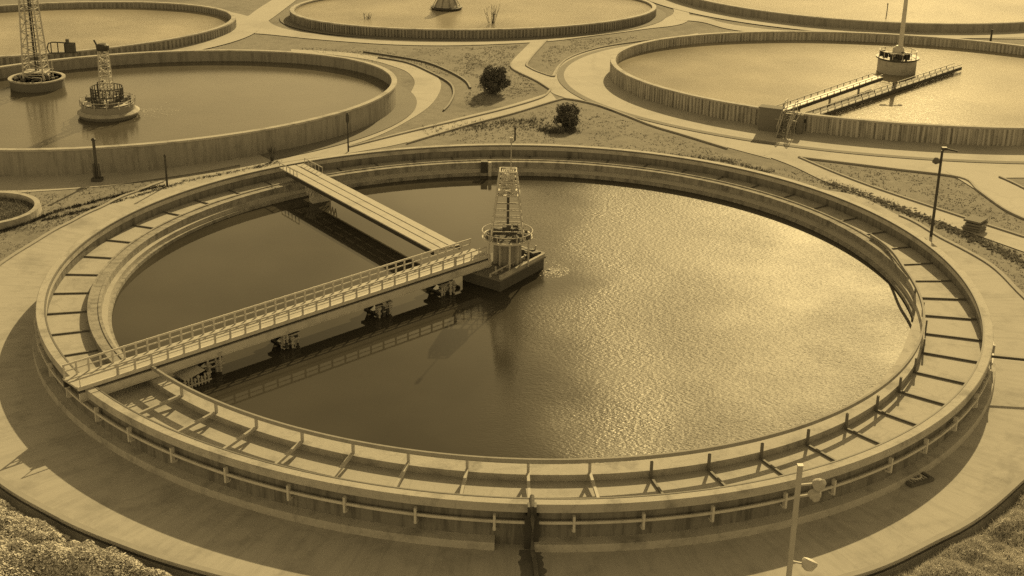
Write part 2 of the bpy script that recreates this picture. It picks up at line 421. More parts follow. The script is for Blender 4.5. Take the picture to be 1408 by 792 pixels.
W = {'road_r': [(-180.0, 25.4), (-165.0, 25.5), (-148.4, 31.79), (-137.6, 31.43), (-130.6, 31.95), (-124.4, 31.47), (-117.4, 30.85), (-111.7, 30.54), (-104.1, 30.29), (-97.9, 30.3), (-46.1, 29.68), (-37.5, 29.5), (-29.3, 29.37), (-22.1, 29.32), (25.9, 29.46), (35.7, 29.1), (48.9, 28.74), (93.7, 28.59), (104.3, 29.04), (112.2, 28.97), (121.6, 29.65), (130.3, 30.58), (150.0, 25.3), (180.0, 25.4)], 'strips': {'lake_road': ([(-37.24, 16.59), (-34.61, 17.35), (-30.59, 18.51), (-27.65, 19.63), (-25.27, 21.09), (-22.34, 22.96), (-19.47, 25.26), (-16.65, 27.08), (-13.23, 29.78), (-10.82, 33.17), (-8.91, 37.63), (-7.35, 42.91), (-6.81, 48.87), (-7.38, 53.29), (-9.42, 57.92), (-12.76, 60.84), (-17.23, 63.13), (-22.35, 64.11)], [(-38.75, 20.56), (-35.96, 21.22), (-31.69, 22.13), (-28.66, 23.34), (-25.64, 24.93), (-22.14, 27.54), (-19.74, 29.42), (-17.28, 31.16), (-13.85, 34.91), (-11.91, 38.36), (-10.47, 42.23), (-9.46, 46.57), (-9.26, 50.9), (-10.06, 54.56), (-11.38, 56.86), (-14.05, 59.78), (-17.77, 61.78), (-22.19, 63.11)]), 'diagonal_road': ([(-20.0, 25.05), (-16.71, 27.46), (-13.23, 29.78), (-8.69, 34.78), (-4.46, 39.27), (-0.75, 43.32), (2.84, 48.15)], [(-19.74, 23.63), (-16.48, 25.97), (-12.51, 28.26), (-8.44, 31.45), (-4.19, 36.79), (-0.44, 40.92), (3.28, 45.58)]), 'outer_road': ([(18.97, 75.13), (13.84, 71.0), (8.23, 66.68), (4.5, 61.09), (3.17, 54.87), (2.78, 48.68), (4.36, 45.9), (6.7, 44.03), (9.0, 40.78), (10.88, 37.68), (12.95, 35.18), (15.99, 31.41), (18.82, 28.44)], [(18.7, 72.84), (11.82, 67.99), (7.74, 64.27), (5.12, 58.93), (4.44, 54.66), (4.73, 51.54), (5.65, 48.33), (7.1, 45.82), (8.46, 43.64), (11.15, 40.68), (13.31, 38.5), (16.57, 35.6), (19.56, 32.83)]), 'east_road': ([(19.02, 33.0), (21.47, 32.52), (24.45, 31.28), (31.0, 29.49), (37.98, 29.48), (41.99, 29.7)], [(18.58, 28.62), (21.0, 29.14), (27.41, 26.48), (31.73, 24.56), (36.35, 24.63), (40.18, 24.83)]), 'bank_road': ([(19.17, 32.19), (21.0, 29.14), (22.99, 25.17), (25.38, 21.17), (29.63, 15.16), (32.04, 11.88), (34.0, 9.44)], [(18.43, 29.38), (20.11, 26.65), (21.9, 22.67), (24.58, 18.71), (28.75, 12.55), (31.09, 9.05), (32.92, 6.51)]), 'branch_road': ([(31.09, 25.95), (31.74, 22.83), (32.45, 18.62), (33.26, 15.48), (34.7, 10.12)], [(33.5, 26.08), (34.48, 24.35), (34.97, 23.0), (35.35, 21.67), (36.81, 15.79)]), 'small_path': ([(1.5, 70.44), (-0.67, 59.78), (-0.45, 57.01), (1.67, 52.46), (2.85, 48.95)], [(3.06, 70.56), (0.78, 59.88), (1.04, 57.11), (2.63, 54.25), (3.41, 53.44)]), 'north_road': ([(-26.83, 91.02), (-27.32, 82.82), (-26.8, 77.84), (-24.2, 73.71), (-19.6, 71.04), (-12.65, 69.37), (-5.92, 69.52), (2.49, 71.98), (7.85, 75.43), (13.44, 79.84), (17.36, 85.64), (17.69, 94.87), (18.04, 110.78)], [(-28.58, 90.86), (-29.47, 81.79), (-29.01, 72.95), (-24.84, 70.64), (-19.27, 68.51), (-12.44, 66.9), (-5.82, 67.04), (2.45, 69.42), (7.72, 72.75), (13.18, 76.62), (18.53, 81.48), (19.61, 95.04), (20.41, 111.01)]), 'west_road': ([(-38.85, 63.57), (-36.61, 65.45), (-33.05, 69.28), (-29.72, 80.08), (-28.33, 90.89), (-27.62, 98.38)], [(-36.05, 61.77), (-33.52, 63.63), (-29.93, 67.0), (-27.5, 73.83), (-26.09, 87.36), (-25.52, 96.02)]), 'far_road': ([(17.45, 86.52), (20.45, 84.16), (23.49, 79.82), (30.03, 76.76), (41.7, 76.88), (54.17, 77.45)], [(17.41, 82.22), (20.09, 81.19), (23.08, 77.0), (29.59, 74.42), (41.0, 74.16), (53.24, 74.71)])}, 'kerbs': [[(-15.12, 63.29), (-10.65, 60.66), (-8.37, 58.61), (-6.21, 55.12), (-4.74, 51.76), (-4.2, 49.04)], [(-13.46, 60.79), (-10.51, 58.77), (-8.15, 54.99), (-6.14, 50.82), (-5.58, 47.08), (-5.78, 43.25), (-6.16, 41.05)]], 'low_kerbs': [[(-12.69, 29.81), (-8.64, 34.14), (-4.26, 38.59), (-0.75, 42.34), (2.04, 46.01), (2.85, 48.95)], [(-8.41, 31.05), (-4.18, 36.35), (-0.43, 40.45), (3.27, 45.07), (4.35, 45.65), (6.69, 43.78), (8.96, 40.31), (10.84, 37.23), (12.91, 34.75), (15.93, 31.01)], [(20.97, 28.94), (27.37, 26.3), (31.68, 24.38), (32.05, 21.34), (32.54, 17.39), (33.21, 15.33)], [(20.97, 28.94), (22.95, 24.99), (25.34, 21.0), (29.58, 15.01), (32.0, 11.74)], [(-0.67, 59.46), (-0.45, 56.71), (1.67, 52.18), (2.85, 48.95)], [(2.91, 70.18), (0.92, 59.89), (1.18, 57.12), (2.63, 54.54), (3.29, 54.0)], [(3.29, 54.0), (4.57, 61.1), (8.24, 67.03), (13.88, 71.37)], [(34.6, 24.71), (35.09, 23.35), (35.46, 22.01)]], 'bridge': {'Ab': (-20.17, -14.86), 'Af': (-19.41, -16.1), 'Bb': (-2.33, 2.87), 'Bf': (-1.68, 1.49)}, 'piers': [0.277, 0.454, 0.693, 0.869], 'housing': (-15.71, -12.63), 'walk': {'A0': (-16.05, 18.08), 'A1': (-14.26, 18.51), 'B0': (-4.71, 2.05), 'B1': (-3.3, 3.55)}, 'platform': [(-3.05, 1.44), (-0.92, -0.25), (1.53, 3.5), (-0.6, 5.19)], 'tower': (-0.58, 2.47), 'basin': (-34.27, 13.22, 3.55), 'isl_a': (-40.51, 43.73), 'isl_b': (-32.06, 34.86), 'r_pier': (34.93, 55.81), 'boom1': ((20.69, 36.89), (31.63, 49.47)), 'boom2': ((22.31, 36.24), (40.78, 56.39)), 'stair': (21.39, 35.88), 'cone': (-7.98, 82.71), 'frame': (-42.23, 56.58), 'posts': {'oldpost': (-29.0, 20.56), 'slim': (-23.97, 19.66), 'lampL': (-12.61, 28.64), 'lampR': (26.12, 11.74), 'trpole': (40.78, 83.26), 'trpost': (49.27, 73.29), 'stake': (-0.22, 32.53), 'flood': (9.75, -28.76)}, 'sidepipe': ((22.59, -9.65), (26.2, -10.22)), 'grate': (16.85, -19.27), 'slabs': (29.3, 13.13), 'bushes': [((-2.18, 47.56),), ((3.95, 36.83),)], 'sap': [(-2.84, 74.98), (-16.1, 76.29), (-17.84, 25.9), (-21.89, 27.37)], 'weeds': [([(-6.39, 34.49), (-3.61, 36.83), (-0.71, 37.0), (1.92, 37.15), (3.63, 35.93)], 420, 0.9, 0.08, 0.22, 'weed'), ([(1.61, 35.81), (3.03, 34.82), (4.48, 35.55)], 170, 0.3, 0.1, 0.3, 'foliage'), ([(-4.13, 35.05), (-1.3, 37.86), (1.64, 38.72)], 110, 0.5, 0.08, 0.25, 'soil'), ([(21.61, 23.51), (24.28, 19.49), (26.62, 15.31), (29.14, 10.67), (30.44, 7.14)], 700, 0.35, 0.05, 0.16, 'weed'), ([(21.61, 23.51), (24.28, 19.49), (26.62, 15.31), (29.14, 10.67), (30.44, 7.14)], 220, 0.2, 0.05, 0.14, 'weed'), ([(-32.31, 9.46), (-30.81, 11.72), (-29.71, 14.08), (-27.55, 16.45), (-26.05, 18.09), (-24.21, 19.64)], 600, 0.1, 0.06, 0.18, 'soil'), ([(-30.04, 12.18), (-28.27, 14.0), (-25.76, 17.0), (-23.13, 20.36)], 350, 0.1, 0.05, 0.15, 'soil'), ([(10.25, 29.32), (15.47, 27.7), (18.23, 24.92)], 300, 0.3, 0.05, 0.2, 'weed'), ([(-23.21, 20.69), (-21.03, 22.34), (-18.81, 24.21), (-17.26, 25.93)], 200, 0.12, 0.05, 0.15, 'soil')], 'rubble': [(21.95, 22.67), (24.78, 18.72), (26.62, 15.31), (29.14, 10.67), (30.72, 6.41)], 'lawns': [([(-29.41, 2.43), (-31.96, 9.75), (-29.22, 15.6), (-23.78, 21.0), (-25.2, 18.62), (-28.05, 10.2)], 2250), ([(-31.5, 8.44), (-34.88, 18.13), (-23.9, 21.5), (-23.63, 20.34), (-28.88, 8.56)], 2000), ([(-6.23, 31.78), (-0.72, 39.26), (4.2, 44.88), (10.88, 36.35), (17.46, 26.69), (8.16, 30.58)], 3500), ([(17.46, 26.69), (21.86, 24.75), (27.86, 14.64), (30.96, 8.66), (28.92, 2.62), (25.18, 15.24)], 3000), ([(21.44, 28.02), (27.28, 25.93), (31.58, 24.03), (33.06, 14.88), (32.23, 12.43), (25.46, 21.51)], 2250), ([(-5.27, 66.04), (0.16, 67.83), (-0.87, 58.51), (1.46, 51.05), (1.75, 47.82), (-4.38, 41.88)], 3000), ([(3.88, 70.25), (14.26, 74.01), (4.79, 63.73), (2.88, 56.94), (1.55, 60.25)], 3000), ([(-22.45, 64.78), (-5.27, 66.04), (-4.11, 52.36)], 2500)], 'foam': [(1.71, 3.13), (-30.04, 36.34)]}

CURVE = {'main': main_curve,
         'L': ellipse_curve(-30.61, 38.14, 21.51, 15.31, 0.47),
         'R': ellipse_curve(33.95, 51.41, 25.76, 18.04, -0.21),
         'T': ellipse_curve(-4.74, 83.1, 20.31, 12.55, 0.19),
         'TL': ellipse_curve(-49.61, 68.13, 21.09, 13.39, 0.44),
         'TR': ellipse_curve(44.86, 104.67, 28.36, 27.18, 0.04),
         'TL2': ellipse_curve(-66.0, 108.0, 24.0, 17.0, 0.35)}

# ------------------------------------------------------------------ ground
def road_r(deg):        # outer radius of the ring road at an angle seen from the near side
    T = W['road_r']
    d = ((deg + 180) % 360) - 180
    for (a, ra), (b, rb) in zip(T, T[1:]):
        if a <= d <= b:
            t = (d - a) / (b - a); t = t * t * (3 - 2 * t)
            return ra + (rb - ra) * t
    return T[0][1]
def bank(x, y):
    """the verge drops away outside the ring road on the near side"""
    r = math.hypot(x, y); d = math.degrees(math.atan2(x, -y))
    e = r - road_r(d)
    if e < 0.02: return 0.0
    near = max(0.0, min(1.0, (105 - abs(d + 8)) / 30)); near = near * near * (3 - 2 * near)
    t = max(0.0, min(1.0, (e - 0.02) / 0.3))
    return -0.5 * near * t
g = MB()
NA = 288
EDGE = [0.03, 0.18, 0.4, 0.9, 2, 4, 8, 14, 22, 32, 45, 60, 80, 110, 150, 220, 350, 600, 1000, 1800]
g.v.append((0, 0, 0))
for i in range(NA):
    d = -180 + 360 * i / NA; a = R(d - 90); rr = road_r(d)
    for e in [-4.0, -1.5] + EDGE:
        x, y = (rr + e) * math.cos(a), (rr + e) * math.sin(a)
        if e > 60: z = 0.0
        else: z = bank(x, y)
        g.v.append((x, y, z))
K = len(EDGE) + 2
for i in range(NA):
    i2 = (i + 1) % NA
    g.f.append((0, 1 + i * K, 1 + i2 * K))
    for j in range(K - 1):
        g.f.append((1 + i * K + j, 1 + i * K + j + 1, 1 + i2 * K + j + 1, 1 + i2 * K + j))
struct(g.build('ground', M['grass'], smooth=False))

# ring road round the big pond: a swept sheet so that its joints follow the ring
rr_ = MB(); rr_.uv = []
n = 360
for i in range(n + 1):
    d = -180 + 360 * i / n; a = R(d - 90)
    for j, f in enumerate((0, 1)):
        x0, y0 = main_curve(a, -0.2)
        r1 = road_r(d); x1, y1 = r1 * math.cos(a), r1 * math.sin(a)
        x, y = (x0, y0) if j == 0 else (x1, y1)
        rr_.v.append((x, y, 0.02)); rr_.uv.append((math.radians(d) * 27, f * 4.5))
for i in range(n): rr_.f.append((2 * i, 2 * i + 1, 2 * i + 3, 2 * i + 2))
struct(rr_.build('ring_road', M['apron']))
kb = MB()
kp = []
for i in range(0, 253):
    d = -130 + i
    if d > 122: break
    a = R(d - 90); r = road_r(d) + 0.03
    kp.append((r * math.cos(a), r * math.sin(a)))
kerbline(kb, kp, 0.26, -0.06, 0.10, 1)
struct(kb.build('kerb', M['kerb']))
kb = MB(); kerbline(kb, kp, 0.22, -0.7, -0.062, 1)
struct(kb.build('retaining_edge', M['soil']))  # kerb's lower face: shade deepened by giving it the dark soil colour

zz = 0.026
for name, m in (('lake_road', 'road'), ('diagonal_road', 'road'), ('outer_road', 'road'), ('east_road', 'road'), ('bank_road', 'road'),
                ('branch_road', 'road'), ('small_path', 'road'), ('north_road', 'road'), ('west_road', 'road'), ('far_road', 'road')):
    if name in W['strips']:
        l, r = W['strips'][name]
        strip('path' if 'path' in name else 'road', l, r, zz, M[m]); zz += 0.004
# paved rings close to the other ponds
def paved(curve, o0, o1, m, z, t0=0, t1=2 * math.pi):
    mb = MB(); sweep(mb, CURVE[curve], [(o0, z), (o1, z)], t0, t1, 160, closed_prof=False)
    return struct(mb.build('pavement', M[m]))
paved('R', -0.2, 4.3, 'road', 0.070)
paved('R', 4.3, 4.9, 'strip', 0.074)
paved('L', -0.2, 1.7, 'strip', 0.070, R(-75), R(80))
paved('TL', -0.2, 2.6, 'road', 0.078)
paved('TR', -0.2, 3.2, 'road', 0.082)
paved('TL2', -0.2, 3.0, 'road', 0.086)
paved('T', -0.2, 1.2, 'strip', 0.090)
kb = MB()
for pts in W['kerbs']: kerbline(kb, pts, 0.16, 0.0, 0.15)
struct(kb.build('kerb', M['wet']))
kb = MB()
for pts in W['low_kerbs']: kerbline(kb, pts, 0.16, 0.0, 0.13)
struct(kb.build('kerb', M['kerb']))

# ------------------------------------------------------------------ water
def water(curve, off, z, m):
    return struct(disc(CURVE[curve], off, z).build('water', M[m]))
water('main', -3.3, 0.60, 'water')
water('L', -0.36, 0.90, 'water_left')
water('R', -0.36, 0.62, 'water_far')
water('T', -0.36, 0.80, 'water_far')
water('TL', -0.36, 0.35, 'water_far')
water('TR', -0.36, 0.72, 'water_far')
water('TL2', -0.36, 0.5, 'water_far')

# ------------------------------------------------------------------ the big pond
tank = thing('settling_tank', 'big round concrete settling tank in the foreground with ribbed channel round dark water', 'tank')
mb = MB(); sweep(mb, main_curve, [(-0.5, 1.55), (-0.5, 1.87), (-0.47, 1.9), (-0.03, 1.9), (0, 1.87), (0, 1.55)], n=300)
mb.build('rim', M['rim'], tank)
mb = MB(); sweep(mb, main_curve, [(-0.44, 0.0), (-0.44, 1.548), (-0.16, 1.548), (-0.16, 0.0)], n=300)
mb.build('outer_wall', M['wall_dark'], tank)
mb = MB(); sweep(mb, main_curve, [(-0.505, 1.80), (-0.505, 1.915), (-0.43, 1.915), (-0.43, 1.80)], n=300)
mb.build('edge_strip', M['beam_dark'], tank)
mb = MB(); sweep(mb, main_curve, [(-0.158, 0.0), (-0.158, 0.40), (0.30, 0.34), (0.34, 0.0)], ph(1.6), ph(358.2), n=300)
mb.build('footing', M['rim'], tank)
mb = MB(); sweep(mb, main_curve, [(0.03, 1.11), (0.03, 1.22), (0.11, 1.22), (0.11, 1.11)], n=300)
mb.build('wall_rail', M['paint'], tank)
mb = MB(); sweep(mb, main_curve, [(-3.4, 0.2), (-3.4, 1.05), (-0.442, 1.05), (-0.442, 0.2)], n=300)
mb.build('channel_floor', M['floor'], tank)
RA, RB = -54, 92
def lip_curve(th, off):
    d = math.degrees(th) + 90
    if off > -3.10:
        f = max(0.0, min(1.0, (d - RB) / 16)); f = f * f * (3 - 2 * f)
        off = -3.11 + .14 * (off + 3.11) + .86 * (off + 3.11) * f
    return main_curve(th, off)
mb = MB(); sweep(mb, lip_curve, [(-2.45, 1.06), (-2.45, 1.46), (-2.57, 1.46), (-2.57, 1.398), (-2.98, 1.398), (-2.98, 1.44), (-3.13, 1.44), (-3.13, 0.3)], ph(RB), ph(RA + 360), n=300)
mb.build('inner_wall', M['ledge'], tank)
mb = MB(); sweep(mb, main_curve, [(-3.133, 0.3), (-3.133, 0.86), (-3.34, 0.86), (-3.34, 0.80), (-3.58, 0.80), (-3.58, 0.3)], ph(RB - 14), ph(RA + 360), n=260)
mb.build('weir_ledge', M['ledge'], tank)
def sill_curve(th, off):
    d = math.degrees(th) + 90
    f = max(0.0, min(1.0, (d - RB + 26) / 26)); f = f * f * (3 - 2 * f)
    if off < -4: off = -4.1 + .965 * f
    else: off = off + .14 * f
    return main_curve(th, off)
mb = MB(); sweep(mb, sill_curve, [(-3.25, 1.06), (-3.25, 1.36), (-4.1, 1.38), (-4.1, 0.3)], ph(RA), ph(RB), n=160)
mb.build('sill', M['rim'], tank)
mb = MB(); n = 200
for i in range(n + 1):
    d = RA + (RB + 17 - RA) * i / n
    f = max(0.0, min(1.0, (d - RB + 2) / 17)); f = f * f * (3 - 2 * f)
    o_, z_ = -3.36 + .86 * f, 1.83 - .36 * f
    for do, dz in ((-.055, .02), (-.055, .19), (.055, .19), (.055, .02)):
        x, y = main_curve(ph(d), o_ + do); mb.v.append((x, y, z_ + dz))
for i in range(n):
    for j in range(4): mb.f.append((4 * i + j, 4 * i + 4 + j, 4 * i + 4 + (j + 1) % 4, 4 * i + (j + 1) % 4))
mb.f += [(0, 1, 2, 3), (4 * n + 3, 4 * n + 2, 4 * n + 1, 4 * n)]
mb.build('guard_rail', M['rail'], tank)
# radial beams, guard posts and wall brackets share one mesh each
STEP = 360 / 55
lowb = MB(); lowb.quadbox((22.55, 0, 1.085), (24.55, 0, 1.085), 0.075, 0.08)
higb = MB(); higb.quadbox((21.76, 0, 1.40), (24.55, 0, 1.19), 0.12, 0.13)
pm = MB(); pm.box((21.64, 0, 1.59), (0.10, 0.11, 0.46))
rlow = MB(); rlow.quadbox((21.77, 0, 1.10), (24.55, 0, 1.10), 0.10, 0.09)
rpm = MB(); rpm.box((21.82, 0, 1.44), (0.09, 0.11, 0.78))
low0 = hig0 = post0 = rl0 = rp0 = None
for i in range(55):
    d = 1.3 + STEP * i; d = d - 360 if d > 180 else d
    a = ph(d); k = math.hypot(*main_curve(a, 0)) - 25
    put = (k * math.cos(a), k * math.sin(a), 0)
    if RA - 1 < d < RB:
        if d < RA + 6: continue
        if d > 8:
            if rl0 is None: o = rl0 = rlow.build('beam', M['beam_dark'], tank); o2 = rp0 = rpm.build('guard_post', M['beam_dark'], tank)
            else: o = twin(rl0, tank); o2 = twin(rp0, tank)
            for q_ in (o, o2): q_.location = put; q_.rotation_euler = (0, 0, a)
            continue
        if hig0 is None: o = hig0 = higb.build('beam', M['steel'], tank); o2 = post0 = pm.build('guard_post', M['steel'], tank)
        else: o = twin(hig0, tank); o2 = twin(post0, tank)
        o2.location = put; o2.rotation_euler = (0, 0, a)
    else:
        if low0 is None: o = low0 = lowb.build('beam', M['beam_dark'], tank)
        else: o = twin(low0, tank)
    o.location = put; o.rotation_euler = (0, 0, a)
bk = MB(); bk.box((25.06, 0, 1.12), (0.18, 0.095, 0.68)); bk.box((24.96, 0, 0.82), (0.22, 0.14, 0.10))
br0 = None
for i in range(-16, 17):
    d = -2.0 + STEP * i + rng.uniform(-.6, .6)
    a = ph(d); k = math.hypot(*main_curve(a, 0)) - 25
    if br0 is None: o = br0 = bk.build('bracket', M['paint'], tank)
    else: o = twin(br0, tank)
    o.location = (k * math.cos(a), k * math.sin(a), 0); o.rotation_euler = (0, 0, a)
# drain down the outer wall at the front, running out over the paving
mb = MB(); mb.tube([(0.62, -24.5, 1.95), (0.62, -25.28, 1.9), (0.64, -25.42, 1.5), (0.66, -25.5, 0.2), (0.75, -26.2, 0.12), (0.95, -29.6, 0.1)], 0.09, 8)
mb.build('drain_pipe', M['rust'], tank)
mb = MB(); mb.box((0.62, -25.06, 0.75), (0.55, 0.3, 1.5)); mb.box((0.62, -25.1, 1.62), (0.34, 0.36, 0.62))
mb.build('drain_box', M['dark'], tank)
# scum box and little inlet on the inner face
c = main_curve(ph(186.2), -3.36)
sb = MB(); sb.box((c[0], c[1], 1.2), (0.45, 0.4, 0.8)); so = sb.build('scum_box', M['dark'], tank)
pb = MB(); pb.tube([(c[0] + .4, c[1] - .2, 1.6), (c[0] + .4, c[1] - .2, 0.55)], 0.12, 10); pb.build('downpipe', M['paint'], so)

gut = MB(); gq = random.Random(3)
for i in range(25):
    t = i / 24; y = -25.25 - 4.0 * t; x = 0.62 + 0.35 * t
    gut.v += [(x - .42 - gq.uniform(0, .14) * (1 + t), y, 0.026), (x + .30 + gq.uniform(0, .14) * (1 + t), y, 0.026)]
gut.f = [(2 * i, 2 * i + 2, 2 * i + 3, 2 * i + 1) for i in range(24)]
struct(gut.build('gutter', M['wet']))

# ------------------------------------------------------------------ foot bridge over the big pond
def v3(p, z): return Vector((p[0], p[1], z))
Ab, Bb, Af, Bf = [Vector(W['bridge'][k] + (2.0,)) for k in ('Ab', 'Bb', 'Af', 'Bf')]
Ac, Bc = (Ab + Af) / 2, (Bb + Bf) / 2
bd = (Bc - Ac).normalized(); bl = (Bc - Ac).length
bs = bd.cross(Vector((0, 0, 1))).normalized()         # towards the near side
bw_ = ((Af - Ab).dot(bs) + (Bf - Bb).dot(bs)) / 2
bridge = thing('foot_bridge', 'long pale railed foot bridge from the left rim to the tower island', 'bridge', tuple(Ac.xy) + (0,), math.atan2(bd.y, bd.x))
# local axes: x along the bridge, -y towards the camera
h = bw_ / 2
mb = MB(); mb.box((bl / 2, 0.08, 2.0), (bl, bw_ - .16, 0.09)); 
mb.build('deck', M['deck'], bridge)
mb = MB(); mb.box((bl / 2, -h + 0.03, 2.0), (bl, 0.12, 0.18)); mb.box((bl / 2, -h - 0.03, 1.62), (bl, 0.10, 0.34)); mb.box((bl / 2, -h + 0.02, 1.42), (bl, 0.26, 0.05))
mb.build('girder', M['paint'], bridge)
mb = MB(); mb.box((bl / 2, h - 0.06, 1.78), (bl, 0.10, 0.34)); mb.box((bl / 2, -h + 0.05, 1.84), (bl, 0.09, 0.08))
for i in range(int(bl / 0.9)):
    mb.box((0.4 + i * 0.9, 0, 1.80), (0.1, bw_ - .2, 0.12))
mb.build('cross_frame', M['dark'], bridge)
mb = MB()
for z in (2.36, 2.66): mb.tube([(0.05, h - 0.04, z), (bl - 0.2, h - 0.04, z)], 0.034 if z < 2.5 else 0.05, 6)
rail = mb.build('railing', M['paint'], bridge)
npst = 42
p0 = None
for i in range(npst):
    x = 0.08 + (bl - 0.36) * i / (npst - 1)
    if p0 is None:
        q = MB(); q.box((0, 0, 2.36), (0.07, 0.07, 0.70)); p0 = q.build('post', M['paint'], rail); p0.location = (x, h - 0.04, 0)
    else: twin(p0, rail, (x, h - 0.04, 0))
mb = MB()
mb.tube([(bl - 2.6, -h, 2.55), (bl - 0.3, -h, 2.6)], 0.04, 6); mb.tube([(bl - 2.6, -h, 2.3), (bl - 0.3, -h, 2.32)], 0.03, 6)
for i in range(5): mb.box((bl - 2.6 + i * 0.57, -h, 2.3), (0.05, 0.05, 0.62))
mb.build('end_rail', M['paint'], bridge)
mb = MB()
for z in (2.32, 2.58): mb.tube([(1.95, -h + .02, z), (bl - 2.65, -h + .02, z)], 0.024 if z < 2.5 else 0.045, 6)
nrail = mb.build('railing', M['paint'], bridge)
q = MB(); q.box((0, 0, 2.32), (0.085, 0.06, 0.56)); p1 = None
for i in range(25):
    x = 1.98 + (bl - 4.66) * i / 24
    if p1 is None: p1 = q.build('post', M['paint'], nrail); p1.location = (x, -h + .02, 0)
    else: twin(p1, nrail, (x, -h + .02, 0))
mb = MB(); mb.tube([(0.1, -h, 2.0), (0.1, -h, 2.5), (1.9, -h, 2.5), (1.9, -h, 2.0)], 0.03, 6); mb.build('end_rail', M['paint'], bridge)
for fx in W['piers']:
    x = bl * fx
    mb = MB(); mb.box((x, 0.0, 1.34), (0.9, bw_, 0.14))
    for s_ in (-1, 1):
        mb.box((x, s_ * bw_ * .32, .8), (.30, .22, 1.1)); mb.quadbox((x - .4, s_ * bw_ * .32, 1.3), (x, s_ * bw_ * .32, .55), .08, .1)
    mb.box((x, 0, .62), (.55, bw_ * .9, .2))
    pier = mb.build('pier', M['dark'], bridge)
    mb = MB()
    for k in range(7):
        px = x + rng.uniform(-.5, .55); py = -h + rng.uniform(-.25, .3); zt = rng.uniform(1.0, 1.6)
        mb.tube([(px, py, 0.4), (px, py, zt)], 0.055, 7)
        for zf in (0.85, 1.15, zt): mb.lathe([(0.11, -0.03), (0.11, 0.03)], 10, (px, py, zf))
    for k in range(3):
        z = 0.9 + 0.25 * k; mb.tube([(x - .5, -h + .05, z), (x + .6, -h + .05, z + .03)], 0.05, 7)
    mb.build('pipework', M['steel'], pier)
    mb = MB()
    for k in range(4):
        mb.box((x + rng.uniform(-.5, .5), -h + rng.uniform(-.1, .25), rng.uniform(.7, 1.1)), (0.22, 0.22, 0.24), rng.uniform(0, 1))
    mb.build('valve_block', M['dark'], pier)

# pump housing with tilted covers under the left end of the bridge
hx, hy = W['housing']
hous = thing('pump_housing', 'low pump housing with two tilted metal covers under the left of the bridge', 'pump housing', (hx, hy, 0.6), math.atan2(bd.y, bd.x))
mb = MB(); mb.box((-0.3, 0, 0.1), (2.3, 0.9, 0.5)); mb.build('base', M['dark'], hous)
for sx, t in ((-0.85, 0.5), (0.55, -0.35)):
    mb = MB(); mb.quadbox((sx - .55, 0, .55 + t * .3), (sx + .55, 0, .55 - t * .3), 1.0, 0.05); mb.build('cover', M['steel'], hous)
mb = MB()
for k in range(9):
    x = -0.2 + 0.18 * k
    mb.tube([(x, -0.55, -0.1), (x, -0.55, 0.42 + .1 * (k % 2))], 0.045, 7); mb.lathe([(0.085, -0.03), (0.085, 0.03)], 8, (x, -0.55, 0.25 + .1 * (k % 3)))
mb.tube([(-.3, -.55, .12), (1.4, -.55, .12)], 0.05, 7)
mb.build('pipework', M['steel'], hous)

# ------------------------------------------------------------------ plank walkway
wk = W['walk']
A0, A1, B0, B1 = [Vector(wk[k] + (0,)) for k in ('A0', 'A1', 'B0', 'B1')]
Ac2, Bc2 = (A0 + A1) / 2, (B0 + B1) / 2
wd = (Bc2 - Ac2).normalized(); wl = (Bc2 - Ac2).length
ws = wd.cross(Vector((0, 0, 1))).normalized()
ww = (abs((A1 - A0).dot(ws)) + abs((B1 - B0).dot(ws))) / 2
walk = thing('plank_walkway', 'flat walkway of three pale boards from the far rim to the bridge', 'walkway', tuple(Ac2.xy) + (0,), math.atan2(wd.y, wd.x))
for k in (-1, 0, 1):
    mb = MB(); mb.box((wl / 2, k * ww / 3, 1.985), (wl, ww / 3 - 0.09, 0.07)); mb.build('board', M['deck'], walk)
for k in (-1, 1):
    mb = MB(); mb.box((wl / 2 + 0.5, k * (ww / 2 - 0.05), 1.84), (wl - 1.0, 0.09, 0.20)); mb.build('edge_beam', M['dark'], walk)
mb = MB()
for k in range(14): mb.box((0.9 + k * (wl - 1.2) / 13, 0, 1.89), (0.1, ww - .3, 0.09))
mb.build('cross_bar', M['dark'], walk)
mb = MB()
for k in (-1, 1):
    for j in range(3):
        mb.quadbox((3.4 + j * .4, k * ww * .42, 1.8), (3.7 + j * .4, k * ww * .42, 1.1), 0.06, 0.06)
        mb.quadbox((3.7 + j * .4, k * ww * .42, 1.1), (3.9 + j * .4, k * ww * .42, 1.8), 0.06, 0.06)
mb.box((3.9, 0, 0.85), (0.5, ww * .7, 0.9))
mb.build('trestle', M['paint'], walk)
for k in (-1, 1):
    mb = MB()
    mb.tube([(0.1, k * (ww / 2), 1.98), (0.1, k * ww / 2, 2.4), (2.6, k * ww / 2, 2.4), (2.6, k * ww / 2, 1.98)], 0.03, 6)
    for j in range(4): mb.tube([(0.6 + .5 * j, k * ww / 2, 1.98), (0.6 + .5 * j, k * ww / 2, 2.4)], 0.025, 6)
    mb.build('end_rail', M['steel'], walk)

